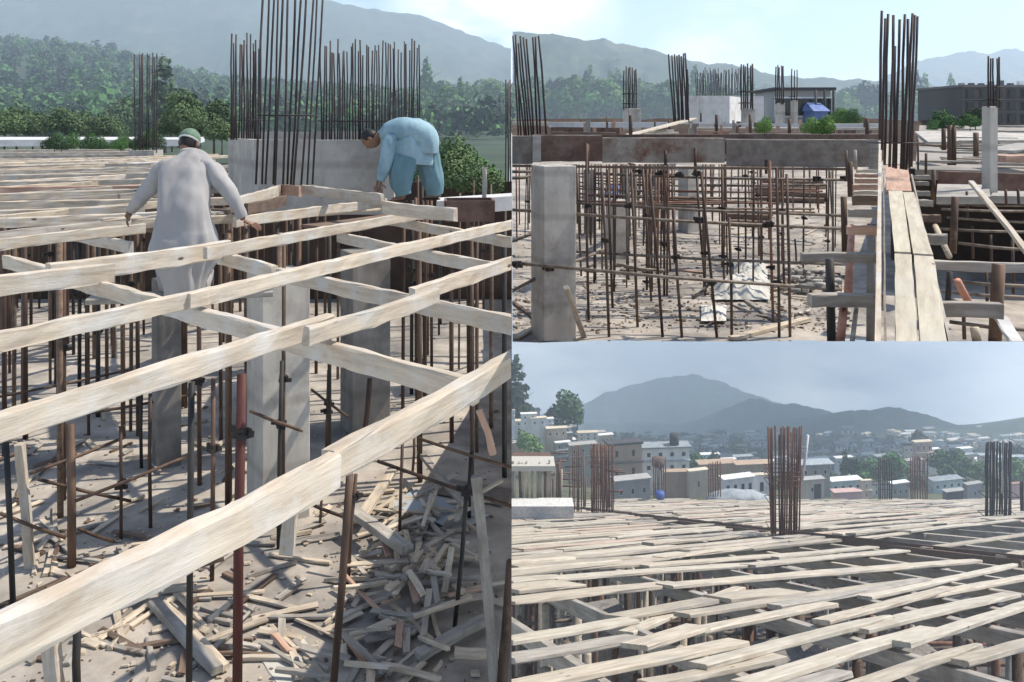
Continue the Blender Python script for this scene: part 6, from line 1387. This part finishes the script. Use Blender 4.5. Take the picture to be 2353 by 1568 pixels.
hs(1850, 1935, 470, 600, 760, 'w_pink', 'w_cream', "tall pinkish house among the rebar tips of the pair", nx=3, nz=3)
hs(1800, 1870, 480, 520, 900, 'w_cream', 'roof_dark', "cream house with dark roof at the top of the terraced slope", nx=3, nz=1)
hs(1905, 1970, 500, 560, 850, 'w_cream', 'w_white', "cream house right of the tall pinkish one", nx=3, nz=1)
hs(2050, 2120, 495, 530, 900, 'w_white', 'w_white', "white house high on the slope left of the far right rebars", nx=3, nz=1)
hs(2090, 2160, 545, 590, 800, 'w_cream', 'w_white', "cream house under the white one on the slope", nx=2, nz=1)
# spur with houses and trees at the seam
hs(-30, 150, 402, 440, 760, 'w_white', 'w_white', "bright white house on the spur at the seam", nx=0)
hs(20, 130, 322, 362, 860, 'w_cream', 'roof_grey', "pale house with sheet roof high on the spur", nx=2, nz=1)
hs(60, 160, 362, 404, 820, 'w_tan', 'roof_grey', "tan house half hidden under trees on the spur", nx=2, nz=1)
hs(140, 262, 432, 500, 700, 'w_brick', 'roof_dark', "brown gabled house below the spur's trees", flat=False, pitch=5, nx=2, nz=1)
hs(175, 300, 395, 440, 760, 'w_grey', 'roof_grey', "grey sheet-roofed house beside the round tree", flat=False, pitch=4, nx=2, nz=1)
hs(230, 300, 398, 425, 790, 'w_white', 'roof_grey', "small white house right of the round tree", nx=1, nz=1)
hs(200, 270, 470, 560, 640, 'w_grey', 'w_white', "bare grey concrete house with open floors", nx=2, nz=3)
hs(265, 390, 480, 580, 620, 'w_grey', 'w_grey', "grey house behind the rusty scaffold frames", nx=3, nz=2)
hs(-30, 110, 470, 560, 640, 'w_tan', 'w_grey', "tan house behind the poles at the seam", nx=2, nz=1)
hs(300, 400, 440, 490, 760, 'w_grey', 'roof_dark', "dark-roofed house stepping down from the spur", nx=2, nz=1)
for k in range(30):                                   # flat-roofed houses climbing the spur
    x = rnd.uniform(-20, 430); y = 470 + (x - 0) * .08 - rnd.random() * (110 - x * .16); d = rnd.uniform(640, 900); w_ = rnd.uniform(45, 95)
    hs(x - w_ / 2, x + w_ / 2, y - rnd.uniform(24, 58), y, d, rnd.choice(['w_white', 'w_white', 'w_cream', 'w_white', 'w_grey']), rnd.choice(['w_white', 'w_grey', 'roof_grey', 'w_cream']), "pale flat-roofed house among those stepping up the spur at the seam", nx=rnd.choice((2, 3, 4)), nz=rnd.choice((1, 2, 2)), group="houses stepping up the spur", zb=14)
for k in range(34):                                   # second rank of houses across the town
    x = rnd.uniform(820, 2340); y = rnd.uniform(560, 640); d = rnd.uniform(660, 1000); w_ = rnd.uniform(50, 105)
    hs(x - w_ / 2, x + w_ / 2, y - rnd.uniform(22, 46), y, d, rnd.choice(['w_white', 'w_white', 'w_cream', 'w_blue', 'w_pink']), rnd.choice(['w_white', 'w_grey', 'w_cream', 'roof_grey']), "pale flat-roofed house in the town's second rank, " + ("left of the tall rebar column" if x < 1180 else "right of the tall rebar column" if x < 1650 else "behind the rebar pair" if x < 1950 else "near the far right rebars"), nx=rnd.choice((2, 3, 4)), nz=rnd.choice((1, 2)), group="second rank of town houses", zb=18)
# the scatter of small white houses on the far slopes
hm = [box_mesh(1, .4, 1, -.6) for _ in range(1)][0]; rm_ = box_mesh(1.08, .46, .10, 0)
wm = ['w_white', 'w_white', 'w_white', 'w_cream', 'w_cream', 'w_blue', 'w_pink']
winm = box_mesh(.16, .03, .24, 0)
def speck(x, y, z, s, h, near):
    t = empty("house", (x, y, z)); t.rotation_euler.z = rnd.uniform(-.1, .6); t.scale = (s, s, h)
    tag(t, "one of the small pale houses scattered over the town's slope" if near else "tiny white house far up the misty slopes", "house", "small houses over the town" if near else "tiny houses on the misty slopes")
    for nm, me, mt, l in [("wall", hm, rnd.choice(wm), (0, 0, 0)), ("roof", rm_, rnd.choice(['w_white', 'roof_grey', 'roof_dark', 'w_grey', 'w_cream']), (0, 0, 1.0))] + ([("window", winm, 'glass', (-.25, -.205, .4)), ("window", winm, 'glass', (.22, -.205, .4))] if near else []):
        o = bpy.data.objects.new(nm, me); COL.objects.link(o); o.parent = t; o.location = l
        if not me.materials: me.materials.append(M[mt])
        o.material_slots[0].link = 'OBJECT'; o.material_slots[0].material = M[mt]
for k in range(190):
    X = rnd.uniform(1480, 2345) if k % 3 else rnd.uniform(1900, 2345); y = rnd.uniform(700, 1500) if k < 60 else rnd.uniform(1200, 2600); x = (X - CX) / F * y; s = rnd.uniform(12, 22) * (.8 + y / 4000)
    speck(x, y, z3(x, y) + 5, s, s * rnd.uniform(.45, .75), True)
for k in range(46):                                  # on the flanks of the misty ranges
    X, Y = rnd.choice([(rnd.uniform(1250, 1420), rnd.uniform(985, 1040)), (rnd.uniform(1470, 1750), rnd.uniform(960, 1035)), (rnd.uniform(1900, 2060), rnd.uniform(995, 1020)), (rnd.uniform(1560, 1800), rnd.uniform(990, 1040)), (rnd.uniform(2050, 2300), rnd.uniform(1005, 1035))])
    d = rnd.uniform(1700, 2650); s = rnd.uniform(16, 30); p_ = ray(X, Y, d)
    speck(p_.x, d, z3(p_.x, d) + 6, s, s * .5, False)
# trees in and above the town
GTt = "trees standing over the valley town"
for (x, y, d, kd, s, lf, lb_) in [(15, 400, 700, 'pine', 5.2, 'leaf3', "dark tall pine cut by the seam on the spur"), (38, 402, 720, 'pine', 3.4, 'leaf3', "smaller dark pine beside the tall one"), (205, 400, 740, 'broad', 2.6, 'leaf3', "wide dark tree on the spur"), (262, 402, 740, 'round', 3.7, 'leaf', "big round green tree on the spur's skyline"), (300, 400, 750, 'round', 2.2, 'leaf', "lower flank tree of the round tree on the spur"), (90, 520, 600, 'broad', 2.0, 'leaf2', "yellow-green tree behind the poles at the seam"), (60, 515, 610, 'round', 2.0, 'leaf2', "second yellow-green tree behind the poles"),
                                 (1860, 480, 1100, 'broad', 3.0, 'leaf3', "dark clump of trees at the top of the terraced slope"), (1890, 482, 1110, 'broad', 2.4, 'leaf3', "second dark clump at the top of the terraced slope"), (930, 590, 700, 'round', 2.0, 'leaf3', "dark tree behind the tan block"), (850, 590, 690, 'broad', 2.0, 'leaf', "green tree between the white-topped house and the tan block"),
                                 (1560, 630, 640, 'round', 2.2, 'leaf3', "dark tree behind the long pale blue house"), (1530, 620, 700, 'poplar', 1.9, 'leaf3', "narrow dark tree behind the open-fronted house"), (1640, 640, 650, 'broad', 2.4, 'leaf', "green tree above the narrow cream house"), (1760, 640, 640, 'round', 2.6, 'leaf', "green tree between the rebar pair"), (1720, 640, 680, 'broad', 2.6, 'leaf3', "dark broad tree behind the left of the rebar pair"),
                                 (1980, 620, 700, 'broad', 2.8, 'leaf', "broad green tree on the terraced slope"), (2030, 610, 720, 'round', 2.8, 'leaf3', "round dark tree on the terraced slope"), (2070, 625, 690, 'broad', 2.6, 'leaf', "green tree right of the round dark one"), (2140, 640, 680, 'broad', 2.2, 'leaf2', "lighter green tree left of the far right rebars"), (2310, 640, 640, 'broad', 2.4, 'leaf2', "light green tree right of the far right rebars"), (2330, 560, 900, 'broad', 2.6, 'leaf3', "dark tree at the picture edge above the brown house")]:
    tree(kd, ray(*D(x, y), d) - Vector((0, 0, 4)), s, lf, lb_, GTt)
# tarpaulined heap at the deck's far edge
o = ell("tarp_heap", None, ray(*D(1035, 726), 440), (16, 6, 4.6), Matrix.Identity(3), 'roof_grey', zmin=-.1, fn=lambda v: v * (1 + .18 * mnoise.noise(v * 2.3))); tag(o, "grey tarpaulined heap on the deck's far edge", "heap")
